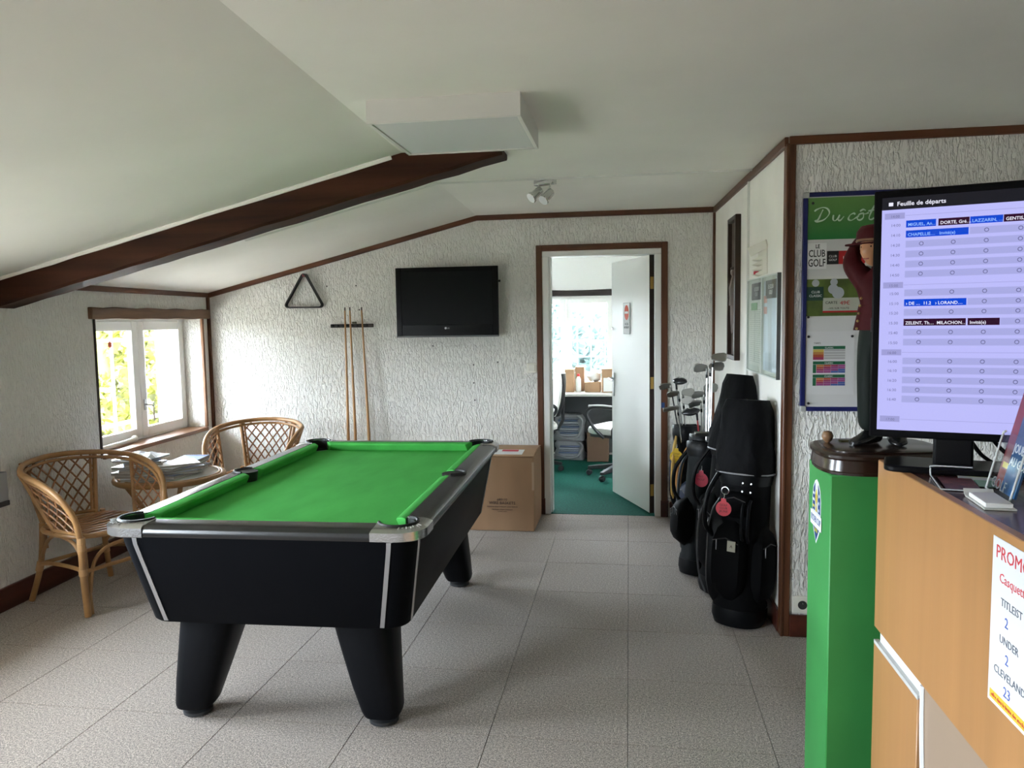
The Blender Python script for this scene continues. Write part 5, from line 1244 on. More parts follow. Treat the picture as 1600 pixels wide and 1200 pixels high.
    GH = mat('table_green', (.01, .12, .05), .6)
    cols = [(.45, .20, .05), (.40, .07, .03), (.30, .03, .10), (.28, .05, .20), (.05, .10, .32), (.55, .42, .08), (.15, .05, .18)]
    for zt_, zb_, rws in ((1.362, 1.300, 4), (1.293, 1.240, 4), (1.233, 1.182, 4)):
        part('table_header', MB().box(.824, .962, y - .0008, y, zt_ - .014, zt_), GH, s, smooth=False)
        rh = (zt_ - .015 - zb_) / rws
        for i in range(rws):
            if zt_ > 1.35:
                part('table_row', MB().box(.824, .870, y - .0008, y, zt_ - .015 - rh * (i + 1), zt_ - .015 - rh * i), mat('cell_%d' % (5 - i if i < 2 else i), cols[(5, 0, 1, 2)[i]], .6), s, smooth=False)
                part('table_row', MB().box(.872, .962, y - .0008, y, zt_ - .0145 - rh * (i + .8), zt_ - .015 - rh * i), mat('cell_grey', (.40, .40, .40), .6), s, smooth=False)
            else:
                part('table_row', MB().box(.824, .838, y - .0008, y, zt_ - .015 - rh * (i + 1), zt_ - .015 - rh * i), GH, s, smooth=False)
                for j in range(4):
                    part('table_cell', MB().box(.840 + j * .031, .870 + j * .031, y - .0008, y, zt_ - .015 - rh * (i + .92), zt_ - .015 - rh * i), mat('cellc_%d' % ((i + j) % 7), cols[(j + i // 2) % 7], .6), s, smooth=False)
        text('lettering', 'CLASSIC', (.893, y - .0012, zt_ - .011), (1, 0, 0), (0, 0, 1), .010, PAPER, s, align='CENTER')
    text('lettering', 'TARIFS', (.826, y - .0008, 1.372), (1, 0, 0), (0, 0, 1), .010, INK, s)
    # drawing pins
    for x, z, lab in ((.803, 1.405, 'upper left corner of the table sheet'), (.990, 1.405, 'upper right corner of the table sheet'), (.806, 1.102, 'lower left of the notice board'), (.800, 1.493, 'lower left corner of the golf ball poster'), (.812, 1.998, 'upper left corner of the green banner')):
        solo('push_pin', MB().lathe([(.006, 0), (.006, .004), (.004, .006)], (0, 0, 0), 10, (0, -1, 0)), mat('pin_black', (.012, .010, .010), .4), 'small dark magnet at the ' + lab, 'magnet', 'magnets on the notice board').location = (x, yf - .003, z)
    # wall socket
    so_ = thing('wall_socket', 'white wall socket above the skirting beside the green pedestal', 'socket', (.79, YE, .105))
    part('plate', MB().box(.752, .832, YE - .010, YE + .001, .112, .195), mat('switch_ivory', (1, 1, 1)), so_, bevel=.004, seg=2)
    part('well', MB().lathe([(.021, 0), (.021, .001), (.017, -.004)], (.798, YE - .0102, .153), 20, (0, -1, 0)), mat('socket_dark', (.03, .03, .03), .5), so_)
    part('earth_pin', MB().lathe([(.0025, 0), (.002, .010)], (.798, YE - .010, .162), 8, (0, -1, 0)), STEEL, so_)
build_notice_board()

# ------------------------------------------------------------------ pedestal, plinth, statue
def build_pedestal():
    X0, X1, Y0, Y1, ZT = .562, .86, 2.238, 2.498, 1.05
    p = thing('pedestal', 'tall green display pedestal with a cup badge on its side', 'pedestal', ((X0 + X1) / 2, (Y0 + Y1) / 2, 0))
    GP = mat('pedestal_green', (.035, .25, .055), .55, var=(5, .08, (1, 1, 1)))
    part('column', MB().box(X0, X1, Y0, Y1, .002, ZT), GP, p, bevel=.003, seg=1)
    # badge on the left face (faces -X; reading direction is -Y)
    c = V((X0 - .0005, 2.392, .907)); rt = V((0, -1, 0)); nrm = V((-1, 0, 0))
    def poly(pts, m, k, nm): part(nm, MB().prism(pts, .0006, c + nrm * .0006 * k, rt, UZ), m, bd, smooth=False)
    bd = thing('badge_sticker', 'white and blue shield sticker with a gold cup on the pedestal', 'sticker', c)
    W1 = mat('sticker_white', (.74, .76, .78), .4); B1 = mat('sticker_blue', (.012, .05, .20), .4); G1 = mat('sticker_gold', (.50, .38, .05), .4); Y1_ = mat('sticker_yellow', (.65, .55, .05), .4)
    sh = [(-.052, -.02), (-.052, .04), (-.042, .072), (-.022, .092), (0, .10), (.022, .092), (.042, .072), (.052, .04), (.052, -.02), (.036, -.06), (0, -.098), (-.036, -.06)]
    poly(sh, W1, 0, 'shield')
    poly([(-.046, .0), (-.046, .04), (-.036, .068), (-.018, .085), (-.018, .0)], B1, 1, 'blue_field')
    poly([(.046, .0), (.046, .04), (.036, .068), (.018, .085), (.018, .0)], B1, 1, 'blue_field')
    poly([(-.036, -.048), (.036, -.048), (0, -.090)], B1, 1, 'blue_field')
    for k in range(3):
        poly([(-.042, .008 + .02 * k), (-.022, .008 + .02 * k), (-.022, .016 + .02 * k), (-.042, .016 + .02 * k)], Y1_ if k == 0 else W1, 2, 'stripe')
        poly([(.026, .010 + .022 * k), (.032, .016 + .022 * k), (.038, .010 + .022 * k), (.032, .004 + .022 * k)], W1, 2, 'star')
    poly([(-.012, 0), (.012, 0), (.006, .012), (.003, .022), (.012, .034), (.013, .052), (-.013, .052), (-.012, .034), (-.003, .022), (-.006, .012)], G1, 2, 'cup')
    poly([(-.009, .052), (.009, .052), (.006, .062), (.002, .07), (-.006, .062)], Y1_, 2, 'cup_lid')
    poly([(-.066, -.048), (.066, -.048), (.066, -.004), (-.066, -.004)], W1, 3, 'ribbon')
    text('lettering', 'RYDER CUP', c + nrm * .0026 + V((0, 0, -.034)), rt, UZ, .028, B1, bd, align='CENTER', sx=.78)
    text('lettering', '2018', c + nrm * .0016 + V((0, 0, -.063)), rt, UZ, .018, Y1_, bd, align='CENTER')
    # dark wooden plinth
    DWd = wood('plinth_wood', (.022, .009, .006), .4, 0, 14, .25, coat=.3)
    q = thing('statue_plinth', 'dark varnished wooden plinth with a ball finial on the pedestal', 'plinth', (.72, 2.37, ZT))
    base = [(.545, 2.30), (.548, 2.43), (.60, 2.50), (.86, 2.52), (.905, 2.44), (.905, 2.275), (.80, 2.225), (.66, 2.215), (.58, 2.235)]
    base = [(p.x, p.y) for p in spline([(x, y, 0) for x, y in base], 4, closed=True)]
    cen = V((.72, 2.37))
    def rg(s, z): return [(cen.x + (x - cen.x) * s, cen.y + (y - cen.y) * s, z) for x, y in base]
    part('moulding', MB().loft([rg(.97, ZT + .001), rg(.97, ZT + .008), rg(.985, ZT + .012), rg(.965, ZT + .042), rg(1.0, ZT + .048), rg(1.0, ZT + .056), rg(.95, ZT + .062)]), DWd, q, sharp=25)
    part('step', MB().loft([rg(.86, ZT + .060), rg(.86, ZT + .066), rg(.82, ZT + .068)]), DWd, q, sharp=25)
    part('ball_finial', MB().lathe([(.010, .0), (.012, .004), (.006, .008), (.012, .014), (.0165, .024), (.0165, .030), (.012, .040), (.003, .043)], (.592, 2.405, ZT + .060), 18), wood('ball_wood', (.22, .12, .06), .2, 2, 12, .35), q)
    part('small_plate', MB().box(.635, .685, 2.42, 2.45, ZT + .0675, ZT + .070), mat('brass_dull', (.14, .11, .03), .4, .6), q, smooth=False)
build_pedestal()
def build_statue():
    zf = 1.05 + .068
    s = thing('golfer_statue', 'painted statue of a golfer in maroon jacket and cap, arms raised', 'statue', (.735, 2.40, zf))
    # skeleton -> skin
    J = {'pel': ((.735, 2.40, 1.435), .058), 'wai': ((.733, 2.40, 1.50), .054), 'che': ((.725, 2.40, 1.575), .060), 'nec': ((.718, 2.385, 1.642), .024),
         'lh': ((.706, 2.398, 1.405), .044), 'lk': ((.700, 2.385, 1.275), .036), 'la': ((.706, 2.40, 1.150), .033),
         'rh': ((.766, 2.405, 1.405), .044), 'rk': ((.772, 2.395, 1.275), .036), 'ra': ((.782, 2.41, 1.150), .033),
         'ls': ((.688, 2.405, 1.600), .040), 'le': ((.652, 2.430, 1.655), .032), 'lw': ((.690, 2.465, 1.722), .020), 'lhd': ((.715, 2.46, 1.742), .016),
         'rs': ((.782, 2.40, 1.612), .042), 're': ((.806, 2.42, 1.668), .033), 'rw': ((.765, 2.455, 1.725), .020), 'rhd': ((.74, 2.46, 1.742), .016)}
    keys = list(J); idx = {k: i for i, k in enumerate(keys)}
    E = [('pel', 'wai'), ('wai', 'che'), ('che', 'nec'), ('pel', 'lh'), ('lh', 'lk'), ('lk', 'la'), ('pel', 'rh'), ('rh', 'rk'), ('rk', 'ra'), ('che', 'ls'), ('ls', 'le'), ('le', 'lw'), ('lw', 'lhd'), ('che', 'rs'), ('rs', 're'), ('re', 'rw'), ('rw', 'rhd')]
    me = bpy.data.meshes.new('tmp'); me.from_pydata([J[k][0] for k in keys], [(idx[a], idx[b]) for a, b in E], [])
    o = bpy.data.objects.new('tmp', me); C.objects.link(o)
    md = o.modifiers.new('skin', 'SKIN')
    sv = me.skin_vertices[0].data
    for i, k in enumerate(keys): sv[i].radius = (J[k][1], J[k][1] * .92)
    sv[0].use_root = True
    ss = o.modifiers.new('sub', 'SUBSURF'); ss.levels = 2; ss.render_levels = 2
    bpy.context.view_layer.update()
    ev = o.evaluated_get(bpy.context.evaluated_depsgraph_get()); m2 = ev.to_mesh()
    mb = MB(); mb.v = [v.co.copy() for v in m2.vertices]; mb.f = [list(p.vertices) for p in m2.polygons]
    ev.to_mesh_clear(); bpy.data.objects.remove(o)
    nb = len(mb.f)
    # head with face, looking to the left
    hc = V((.702, 2.368, 1.692)); fwd = V((-.80, -.6, -.04)).normalized(); sd = fwd.cross(UZ).normalized(); up = sd.cross(fwd)
    seg, rings = 20, 14
    start = len(mb.v); secs = []
    for i in range(rings + 1):
        t = max(.02, min(PI - .02, PI * i / rings)); q = []
        for j in range(seg):
            a = 2 * PI * j / seg; dx, dy, dz = math.sin(t) * math.cos(a), math.sin(t) * math.sin(a), math.cos(t)
            rx, ry, rz = .043, .036, .053
            if dz < -.1: ry *= 1 + .35 * dz; 
            x, y, z = dx * rx, dy * ry, dz * rz
            if dx > .3:                                                    # face relief
                x += .011 * math.exp(-((dy / .16) ** 2) - ((dz + .18) / .16) ** 2)      # nose
                x -= .006 * math.exp(-((abs(dy) - .42) / .2) ** 2 - ((dz - .08) / .13) ** 2)  # eye sockets
                x += .005 * math.exp(-((dy / .3) ** 2) - ((dz + .52) / .1) ** 2)        # lips
                x += .006 * math.exp(-((dy / .35) ** 2) - ((dz + .82) / .14) ** 2)      # chin
                x += .004 * math.exp(-((abs(dy) - .45) / .22) ** 2 - ((dz + .25) / .2) ** 2)  # cheeks
            q.append(hc + fwd * x + sd * y + up * z)
        secs.append(q)
    mb.loft(secs)
    for e in (-1, 1):                                                       # ears
        mb.sphere(hc + sd * e * .036 - fwd * .004 - up * .004, (.007, .007, .013), 8, 6)
    # hands: palm and five fingers each
    for wr, sg in (((.715, 2.46, 1.742), -1), ((.74, 2.46, 1.742), 1)):
        wr = V(wr)
        for k in range(4):
            b_ = wr + V((.006 * (k - 1.5), .004, .006)); mb.tube([b_, b_ + V((.004 * sg, .012, .012)), b_ + V((.006 * sg, .022, .002))], [.0055, .005, .004], 6)
        mb.tube([wr + V((-.012 * sg, 0, 0)), wr + V((-.016 * sg, .006, .014)), wr + V((-.008 * sg, .014, .020))], [.006, .005, .004], 6)
    SK = mat('painted_skin', (.50, .25, .13), .35); JK = mat('painted_maroon', (.055, .007, .009), .6, 0, .12, bump=(22, .5, .01, (1, 1, .7), 3, .6)); TRO = mat('painted_trousers', (.010, .014, .012), .6, 0, .12, bump=(18, .4, .01, (1, 1, .3), 3, .4))
    bd = part('body', mb, SK, s, sharp=60)
    bd.data.materials.append(JK); bd.data.materials.append(TRO)
    off = bd.matrix_basis; base = world_of(s)
    lwv, rwv = V(J['lw'][0]), V(J['rw'][0])
    for p in bd.data.polygons:
        if p.index < nb:
            w_ = base @ p.center
            p.material_index = 1
            if w_.z < 1.465: p.material_index = 2
            if w_.z > 1.655 and (w_ - V(J['nec'][0])).length < .035: p.material_index = 0
            if min((w_ - V(J['lhd'][0])).length, (w_ - V(J['rhd'][0])).length) < .022: p.material_index = 0
    # jacket hem, buttons
    hem = [[(.735 + rx * math.cos(a), 2.40 + ry * math.sin(a), z) for a in [2*PI*k/24 for k in range(24)]] for rx, ry, z in ((.062, .052, 1.53), (.072, .062, 1.475), (.076, .066, 1.455), (.070, .060, 1.455), (.064, .055, 1.49))]
    part('jacket_skirt', MB().loft(hem, cap=False), JK, s, sharp=60)
    part('collar', MB().tube([(.716 + .026 * math.cos(a), 2.383 + .024 * math.sin(a), 1.650) for a in [2*PI*k/16 for k in range(16)]], .009, 8, closed=True), mat('painted_shirt', (.42, .40, .36), .4), s)
    for k in range(5):
        z = 1.46 + .022 * k
        part('button', MB().sphere((.735 - .074 + .003 * k * .9, 2.40 - .022, z), .0042, 8, 6), mat('brass_button', (.55, .42, .18), .3, 1), s)
    # hair, eyes, cap
    part('hair', MB().sphere(hc - fwd * .010 + up * .010, (.042, .042, .046), 14, 9), mat('painted_hair', (.03, .015, .010), .4), s)
    for e in (-1, 1):
        part('eye', MB().sphere(hc + fwd * .0335 + sd * e * .0145 + up * .004, .0038, 8, 6), mat('eye_dark', (.02, .012, .01), .2), s)
        part('eyebrow', MB().tube([hc + fwd * .037 + sd * e * .007 + up * .012, hc + fwd * .034 + sd * e * .020 + up * .012], .0018, 5), MATS['painted_hair'], s)
    part('mouth', MB().tube([hc + fwd * .037 - sd * .009 - up * .030, hc + fwd * .040 - up * .031, hc + fwd * .037 + sd * .009 - up * .030], .0022, 5), mat('lips', (.32, .07, .05), .4), s)
    tilt = (fwd * -.12 + up).normalized(); cf = sd.cross(tilt).normalized() * -1
    if cf.dot(fwd) < 0: cf = -cf
    def capring(a, b, h, off=0): return [hc + up * .014 + cf * (off + a * math.cos(t)) + sd * b * math.sin(t) + tilt * h for t in [2*PI*k/28 for k in range(28)]]
    cap_ = part('cap_crown', MB().loft([capring(.048, .044, 0), capring(.052, .049, .012), capring(.050, .049, .030), capring(.040, .040, .046), capring(.015, .015, .053)]), JK, s, sharp=60)
    part('cap_band', MB().tube(capring(.0495, .0455, .004), .0035, 6, closed=True), mat('band_tan', (.28, .16, .09), .5), cap_)
    brim = [[hc + up * .014 + cf * (.012 + r1 * math.cos(t)) + sd * r2 * math.sin(t) + tilt * (hh - .010 * math.cos(t)) for t in [2*PI*k/28 for k in range(28)]] for r1, r2, hh in ((.045, .043, .004), (.082, .062, -.002), (.082, .062, -.006), (.045, .043, 0))]
    part('cap_brim', MB().loft(brim, closed=True), JK, cap_, sharp=60)
    SHO = mat('painted_shoe', (.012, .012, .013), .25)
    for (x, y), d in (((.700, 2.385), V((-.75, -.6, 0))), ((.786, 2.40), V((-.2, -.95, 0)))):
        d.normalize(); n_ = V((-d.y, d.x, 0)); secs = []
        for t, w_, h_ in ((-.045, .012, .020), (-.038, .024, .038), (-.01, .026, .044), (.025, .027, .028), (.055, .024, .020), (.070, .010, .012)):
            c_ = V((x, y, zf)) + d * t
            secs.append([c_ + n_ * w_ * math.cos(a) + UZ * max(0.0005, h_ * (.5 + .5 * math.sin(a))) for a in [2*PI*k/14 for k in range(14)]])
        part('shoe', MB().loft(secs), SHO, s, sharp=60)
build_statue()

# ------------------------------------------------------------------ reception counter and what stands on it
def build_counter():
    BE = wood('beech_veneer', (.42, .212, .080), .12, 2, 9, .38, stretch=.05, coat=.15)
    BEE = mat('beech_edge', (.50, .29, .14), .5)
    TAN = mat('tan_laminate', (.33, .24, .17), .5); WS = mat('white_strip', (.75, .76, .78), .4)
    TOPM = mat('counter_top', (.085, .038, .030), .22, 0, .5, var=(12, .25, (1, .2, 1)))
    X = .648; Y1 = 2.112; Y0 = .25; ZC = 1.12; ZS = .668
    c = thing('reception_counter', 'beech fronted reception counter with dark worktop', 'counter', (X + .3, (Y0 + Y1) / 2, 0))
    part('upper_panel', MB().box(X, X + .022, Y0, Y1, ZS, ZC), BE, c, bevel=.002, seg=1)
    part('worktop', MB().box(X + .022, X + .62, Y0, Y1, ZC - .028, ZC - .001), TOPM, c, smooth=False)
    part('end_panel', MB().box(X + .022, X + .60, Y1 - .022, Y1, .002, ZC - .028), BE, c, smooth=False)
    part('inner_body', MB().box(X + .03, X + .60, Y0, Y1 - .022, .002, ZC - .028), mat('carcass', (.25, .17, .11), .6), c, smooth=False)
    part('lower_door', MB().box(X, X + .020, 1.795, Y1, .06, ZS - .038), BE, c, bevel=.002, seg=1)
    part('white_channel', MB().box(X + .010, X + .030, 1.795, Y1 - .02, ZS - .038, ZS), WS, c, smooth=False)
    part('channel_lip', MB().box(X - .001, X + .012, 1.795, Y1 - .004, ZS - .044, ZS - .034), mat('strip_shade', (.55, .56, .55), .45), c, smooth=False)
    # tan lower front, its far end a curve edged in white
    curve = [(1.793 - .11 * (1 - t) ** 1.7, .02 + (ZS - .03) * t) for t in [k / 10 for k in range(11)]]
    part('lower_front', MB().prism([(Y0, .02)] + curve[:1] + curve[1:] + [(Y0, ZS - .01)], .018, (X + .012, 0, 0), (0, 1, 0), (0, 0, 1)), TAN, c, smooth=False)
    part('curved_edge', MB().tube([(X + .010, y + .002, z) for y, z in curve], .0065, 6), WS, c)
    part('plinth', MB().box(X + .03, X + .6, Y0, Y1 - .03, .0015, .06), mat('plinth_dark', (.02, .02, .02), .5), c, smooth=False)
    # promotional flyer on the panel
    rt = V((0, -1, 0)); nrm = V((-1, 0, 0)); xo = X - .0004
    f = thing('promo_flyer', 'white promotions flyer with red heading stuck on the counter front', 'flyer', (xo, 1.35, .79))
    part('sheet', MB().box(xo - .0012, xo, 1.247, 1.460, .800, 1.103), mat('flyer_white', (.72, .73, .76), .6), f, smooth=False)
    xs = xo - .0014; FRD = mat('flyer_red', (.62, .04, .05), .6); FBL = mat('flyer_blue', (.05, .11, .45), .6); FGR = mat('flyer_grey', (.09, .10, .13), .6)
    for t, y, z, sz, m in (('PROMOS', 1.448, 1.058, .034, FRD), ('Casquettes', 1.432, 1.018, .024, FRD), ('TITLEIST', 1.424, .978, .020, FGR), ('2', 1.408, .944, .026, FBL), ('UNDER', 1.424, .912, .020, FGR), ('2', 1.402, .880, .026, FBL), ('CLEVELAND', 1.440, .852, .020, FGR), ('23', 1.404, .822, .026, FBL)):
        text('lettering', t, (xs, y, z + .009), rt, UZ, sz, m, f)
    part('yellow_band', MB().box(xo - .0018, xo - .0012, 1.255, 1.452, .807, .823), mat('flyer_yellow', (.70, .50, .04), .6), f, smooth=False)
    text('lettering', 'offre dans la limite des stocks', (xo - .002, 1.446, .812), rt, UZ, .010, FRD, f)
    # ---- things on the worktop
    ZT = ZC - .001
    # display monitor turned upright
    A = V((.590, 2.000, 0)); rv = V((.93, -.30, 0)).normalized(); nv = rv.cross(UZ)
    tl = .03
    up = (UZ - nv * tl).normalized()
    m_ = thing('monitor', 'black upright display monitor showing a tee time sheet', 'monitor', (A + rv * .17 + V((0, 0, ZT))))
    W_, H_ = .356, .602; zb = 1.198
    B0 = A + V((0, 0, zb))
    def S(u, v, n=0): return B0 + rv * u + up * v + nv * n       # metres on the panel
    part('housing', MB().obox(S(W_ / 2, H_ / 2, -.012), (W_, H_, .024), rv, up), mat('monitor_black', (.004, .004, .005), .4, 0, .1), m_, bevel=.004, seg=2)
    part('back_cover', MB().obox(S(W_ / 2, H_ * .5, -.034), (W_ * .8, H_ * .8, .022), rv, up), BLACKP, m_, bevel=.006, seg=2)
    su0, su1, sv0, sv1 = .0175, W_ - .0175, .019, H_ - .018
    def em(name, col, k=1.0):
        if name in MATS: return MATS[name]
        m = mat(name, (.0, .0, .0), .25, 0, .3); b = m.node_tree.nodes['Principled BSDF']
        b.inputs['Emission Color'].default_value = (*col, 1); b.inputs['Emission Strength'].default_value = SCREEN * k
        return m
    sw, shh = su1 - su0, sv1 - sv0
    scr = part('screen', MB().obox(S((su0 + su1) / 2, (sv0 + sv1) / 2, .0005), (sw, shh, .001), rv, up), em('screen_lilac', srgb(190, 190, 252)), m_, smooth=False)
    def q(nm, x0, x1, y0, y1, col, k, lev=1):
        """rectangle in screen fractions, y down"""
        u0, u1 = su0 + sw * x0, su0 + sw * x1; v0, v1 = sv1 - shh * y1, sv1 - shh * y0
        return part(nm, MB().obox(S((u0 + u1) / 2, (v0 + v1) / 2, .0008 + .0003 * k), (u1 - u0, v1 - v0, .0004), rv, up), em(*col), m_, smooth=False)
    def tx(s, x, y, size, col, k=2, al='LEFT', sx=1, bold=0):
        return text('lettering', s, S(su0 + sw * x, sv1 - shh * y, .0011 + .0003 * k), rv, up, size, em(*col), m_, depth=.0003, align=al, sx=sx, bold=bold)
    DK = ('screen_header', srgb(26, 26, 34)); ROW = ('screen_row', srgb(170, 172, 228)); LAB = ('screen_label', srgb(160, 160, 215)); BLU = ('screen_blue', srgb(10, 72, 215)); PUR = ('screen_purple', srgb(44, 6, 40)); WT = ('screen_white', srgb(240, 240, 255)); GR = ('screen_grey', srgb(105, 105, 150)); LBL = ('screen_pale', srgb(150, 190, 255))
    q('header_bar', 0, 1, 0, .052, DK, 1)
    q('header_icon', .045, .075, .021, .036, WT, 2)
    tx('Feuille de départs', .10, .037, .0145, WT, 2, bold=.0002)
    px = lambda y: (y - 318) / 353
    col = [.165 + .207 * k for k in range(5)]
    def group_label(y, s): 
        q('hour_label', .02, .155, px(y - 4.5), px(y + 4.5), LAB, 1); tx(s, .09, px(y + 2.6), .009, GR, 2, 'CENTER')
        q('hour_line', .16, 1, px(y - .3), px(y + .3), LAB, 1)
    for y, s in ((346, '14:00'), (450, '15:00'), (552, '16:00'), (654, '17:00')): group_label(y, s)
    rows = [('14:00', 359, 'X'), ('14:10', 374, 'X'), ('14:20', 389, 4), ('14:30', 404, 4), ('14:40', 419, 4), ('14:50', 434, 4), ('15:00', 462, 4), ('15:10', 477, 'X'), ('15:20', 491.5, 4), ('15:30', 506.5, 'X'), ('15:40', 521.5, 4), ('15:50', 536.5, 4), ('16:00', 565, 4), ('16:10', 579, 4), ('16:20', 594, 4), ('16:30', 608.5, 4), ('16:40', 623, 4)]
    def ring(k, y):
        u = su0 + sw * (col[k] + .104); v = sv1 - shh * px(y)
        part('slot_ring', MB().tube([S(u + .0042 * math.cos(a), v + .0042 * math.sin(a), .0016) for a in [2*PI*j/12 for j in range(12)]], .0011, 4, closed=True), em('screen_ring', srgb(110, 110, 155)), m_)
    taken = {'14:00': 4, '14:10': 2, '15:10': 2, '15:30': 3}
    for s, y, kd in rows:
        tx(s, .095, px(y + 3), .0095, GR, 2, 'CENTER')
        n0 = taken.get(s, 0)
        if n0 < 4:
            q('row_band', col[n0], .995, px(y - 5), px(y + 5), ROW, 1)
            for k in range(n0, 4): ring(k, y)
    def book(x0, x1, y, c_, s, tc=WT, k=2): q('booking_bar', x0, x1, px(y - 5.2), px(y + 5.2), c_, k); tx(s, x0 + .012, px(y + 3.2), .0105, tc, k + 1, bold=.00015, sx=.95)
    book(col[0], col[0] + .197, 359, BLU, 'MIGUEL, An…', LBL); book(col[1] + .005, col[2] - .004, 359, PUR, 'DORTE, Gré…'); book(col[2], col[3] - .004, 359, BLU, 'LAZZARIN, …', LBL); book(col[3], .995, 359, PUR, 'GENTIS, E…')
    book(col[0], col[2] - .008, 374, BLU, 'CHAPELLIE…   Invité(e)', LBL)
    book(col[0], col[2] - .008, 477, BLU, '› DE …  11.2   › LORAND…', WT)
    book(col[0], col[2] - .008, 506.5, PUR, 'ZELENT, Th…  MILACHON…'); book(col[2] + .004, col[3] - .004, 506.5, PUR, 'Invité(e)')
    part('side_keys', MB().obox(S(-.0005, H_ * .46, -.004), (.002, .035, .008), rv, up), mat('key_grey', (.06, .06, .065), .4), m_, smooth=False)
    part('neck', MB().obox(A + rv * .185 - nv * .035 + V((0, 0, ZT + .105)), (.085, .03, .19), rv, nv), BLACKP, m_, bevel=.006, seg=2)
    bp = [(x, y) for x, y in rrect(.15, .075, .03, 5)]
    part('base_plate', MB().prism(bp, .016, A + rv * .185 - nv * .035 + V((0, 0, ZT + .0005)), rv, -nv), mat('base_gloss', (.004, .004, .005), .3, 0, .12), m_, bevel=.004, seg=2)
    # cables behind
    for k, (dx, dz, lab) in enumerate(((0, 0, 'black cable looping down beside the monitor neck'), (.03, .03, 'black cable arching further right behind the monitor'))):
        solo('monitor_cable', MB().tube(spline([(.80 + dx, 2.05, ZT + .12 + dz), (.838 + dx, 2.05, ZT + .075 + dz), (.868 + dx * 1.5, 2.045, ZT + .03 + dz * .5), (.90 + dx * 2, 2.04, ZT + .0055)], 6), .005, 6), BLACKP, lab, 'cable', base=(.90 + dx * 2, 2.04, ZT))
    # leaflets and trays
    LG = glass_mat('clear_acrylic', (.93, .95, .96), .14)
    def leaflet(nm, lab, c0, sx, sy, ang, m, z=ZT + .0008, th=.0016, bands=()):
        a = math.radians(ang); ax = V((math.cos(a), math.sin(a), 0)); ay = V((-math.sin(a), math.cos(a), 0)); p = V((*c0, z))
        l = thing(nm, lab, 'leaflet', p)
        part('paper', MB().obox(p + V((0, 0, th / 2)), (sx, sy, th), ax, ay), m, l, smooth=False)
        for k, (u0, u1, v0, v1, mm) in enumerate(bands): part('print', MB().obox(p + ax * sx * ((u0 + u1) / 2 - .5) + ay * sy * ((v0 + v1) / 2 - .5) + V((0, 0, th + .0002)), (sx * (u1 - u0), sy * (v1 - v0), .0003), ax, ay), mm, l, smooth=False)
        return l
    tr = thing('leaflet_tray', 'flat clear tray holding a reddish leaflet on the counter', 'tray', (.72, 1.815, ZT))
    ta = V((-.22, -.975, 0)).normalized(); tb = V((.975, -.22, 0)).normalized(); tc_ = V((.724, 1.815, ZT))
    part('tray_base', MB().obox(tc_ + V((0, 0, .0015)), (.155, .085, .002), ta, tb), LG, tr, smooth=False)
    AE = mat('acrylic_edge', (.55, .58, .58), .2)
    part('tray_edge', MB().tube([tc_ + ta * .078 - tb * .042 + V((0, 0, .003)), tc_ + ta * .078 + tb * .042 + V((0, 0, .003))], .0018, 6), AE, tr)
    part('tray_edge', MB().tube([tc_ - ta * .078 - tb * .042 + V((0, 0, .003)), tc_ + ta * .078 - tb * .042 + V((0, 0, .003))], .0018, 6), AE, tr)
    part('curled_back', MB().tube(spline([tc_ - ta * .078 - tb * .042 + V((0, 0, .003)), tc_ - ta * .085 - tb * .042 + V((0, 0, .018)), tc_ - ta * .075 - tb * .036 + V((0, 0, .026)), tc_ - ta * .075 + tb * .042 + V((0, 0, .026))], 4), .0018, 6), AE, tr)
    leaflet('leaflet', 'dark red patterned leaflet lying in the clear tray', (.724, 1.805), .125, .068, -103, mat('leaflet_red', (.12, .035, .025), .4, var=(40, .7, (1, 1, 1))), ZT + .003)
    leaflet('leaflet', 'white and yellow-green leaflet lying behind the tray', (.800, 1.89), .15, .085, -108, mat('leaflet_white', (.62, .65, .60), .5), ZT + .0008, bands=((.08, .5, .2, .8, mat('leaf_yellow', (.35, .36, .08), .5)),))
    leaflet('leaflet', 'pale green leaflet near the brochure stand', (.792, 1.805), .07, .06, -104, mat('leaflet_green', (.20, .36, .22), .5), ZT + .003)
    # small open card tray in front of the stand
    cb = thing('card_tray', 'white paper card tray in front of the brochure stand', 'tray', (.712, 1.63, ZT))
    o = V((.714, 1.632, ZT)); ax = V((-.10, -.995, 0)).normalized(); ay = V((.995, -.10, 0)).normalized()
    CWH = mat('card_tray_white', (.70, .70, .66), .5)
    part('tray_bottom', MB().obox(o + V((0, 0, .002)), (.115, .056, .003), ax, ay), CWH, cb, smooth=False)
    part('card_stack', MB().obox(o + V((0, 0, .008)), (.10, .048, .009), ax, ay), PAPER, cb, bevel=.001, seg=1)
    part('raised_flap', MB().loft([[o + ax * x + ay * y + V((0, 0, z + k)) for y, z in ((-.028, .001), (.028, .001), (.028, .003), (-.028, .003))] for x, k in ((-.057, 0), (-.066, .004), (-.073, .012))]), CWH, cb, sharp=20)
    # brochure stand with two brochures
    bx = V((.772, 1.765, ZT)); bu = V((-.14, -.99, 0)).normalized(); bn = bu.cross(UZ)          # faces the room, to the left
    lean = (UZ - bn * .24).normalized()
    bs = thing('brochure_stand', 'clear acrylic brochure stand at the right edge of the counter', 'stand', bx)
    def BS(u, v, n): return bx + bu * u + lean * v + bn * n
    part('back_plate', MB().obox(BS(.075, .115, -.030), (.15, .225, .003), bu, lean), LG, bs, smooth=False)
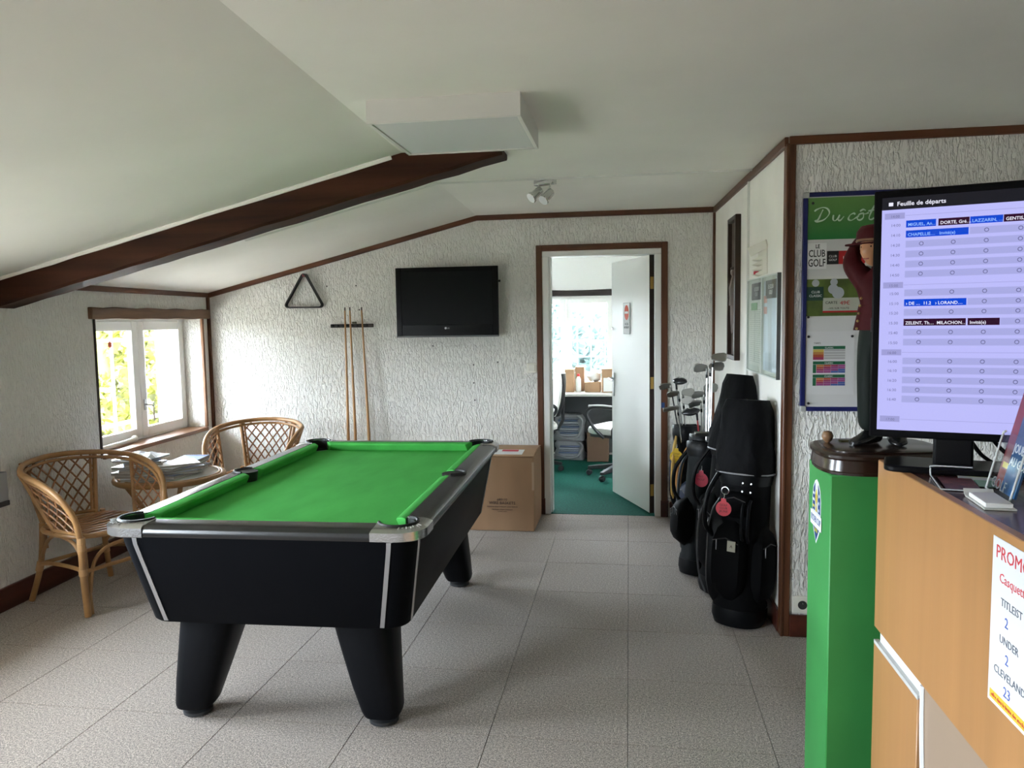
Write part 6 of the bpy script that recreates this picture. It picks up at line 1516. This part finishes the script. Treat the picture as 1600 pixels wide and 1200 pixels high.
    part('front_plate', MB().obox(BS(.075, .068, .008), (.15, .132, .003), bu, lean), LG, bs, smooth=False)
    for u in (0, .15): part('side_plate', MB().obox(BS(u, .062, -.014), (.003, .122, .03), bu, lean), LG, bs, smooth=False)
    part('stand_foot', MB().obox(bx + bu * .075 + V((0, 0, .002)) - bn * .03, (.15, .003, .075), bu, UZ), LG, bs, smooth=False)
    edge = MB().tube(spline([BS(0, .004, .010), BS(0, .12, .010), BS(.004, .130, .010), BS(.012, .134, .010)], 3), .0022, 6).tube([BS(.15, .004, .010), BS(.15, .134, .010)], .0022, 6).tube([BS(0, .004, .010), BS(.15, .004, .010)], .0022, 6)
    part('bright_edge', edge, AE, bs)
    text('lettering', 'GOLF', BS(.022, .016, .0102), bu, lean, .032, mat('acrylic_print', (.16, .17, .18), .4), bs, sx=1.1)
    BRD = mat('brochure_red', (.22, .02, .022), .35); BBL = mat('brochure_blue', (.02, .10, .25), .3, var=(12, .8, (1, 1, 1)))
    r_ = thing('brochure', 'dark red brochure standing in the clear stand', 'brochure', BS(.07, .012, -.022))
    part('booklet', MB().obox(BS(.062, .130, -.005), (.115, .235, .004), bu, lean), BRD, r_, smooth=False)
    part('yellow_print', MB().obox(BS(.034, .062, -.0026), (.036, .012, .0006), bu, lean), mat('flyer_yellow', (1, 1, 0)), r_, smooth=False)
    part('pale_print', MB().obox(BS(.032, .090, -.0027), (.036, .036, .0006), bu, lean), mat('brochure_pink', (.30, .13, .12), .5), r_, smooth=False)
    part('code_panel', MB().obox(BS(.085, .19, -.0026), (.03, .05, .0006), bu, lean), mat('brochure_cream', (.60, .50, .40), .5), r_, smooth=False)
    b_ = thing('brochure', 'blue brochure with white words leaning in front of the red one', 'brochure', BS(.10, .012, -.010))
    part('booklet', MB().obox(BS(.105, .117, .001), (.084, .21, .004), bu, lean), BBL, b_, smooth=False)
    for t, v in (('JOUEZ', .098), ('AU GOLF', .070)): text('lettering', t, BS(.067, v, .0034), bu, lean, .026, PAPER, b_, bold=.0004)
SCREEN = 0.201
build_counter()
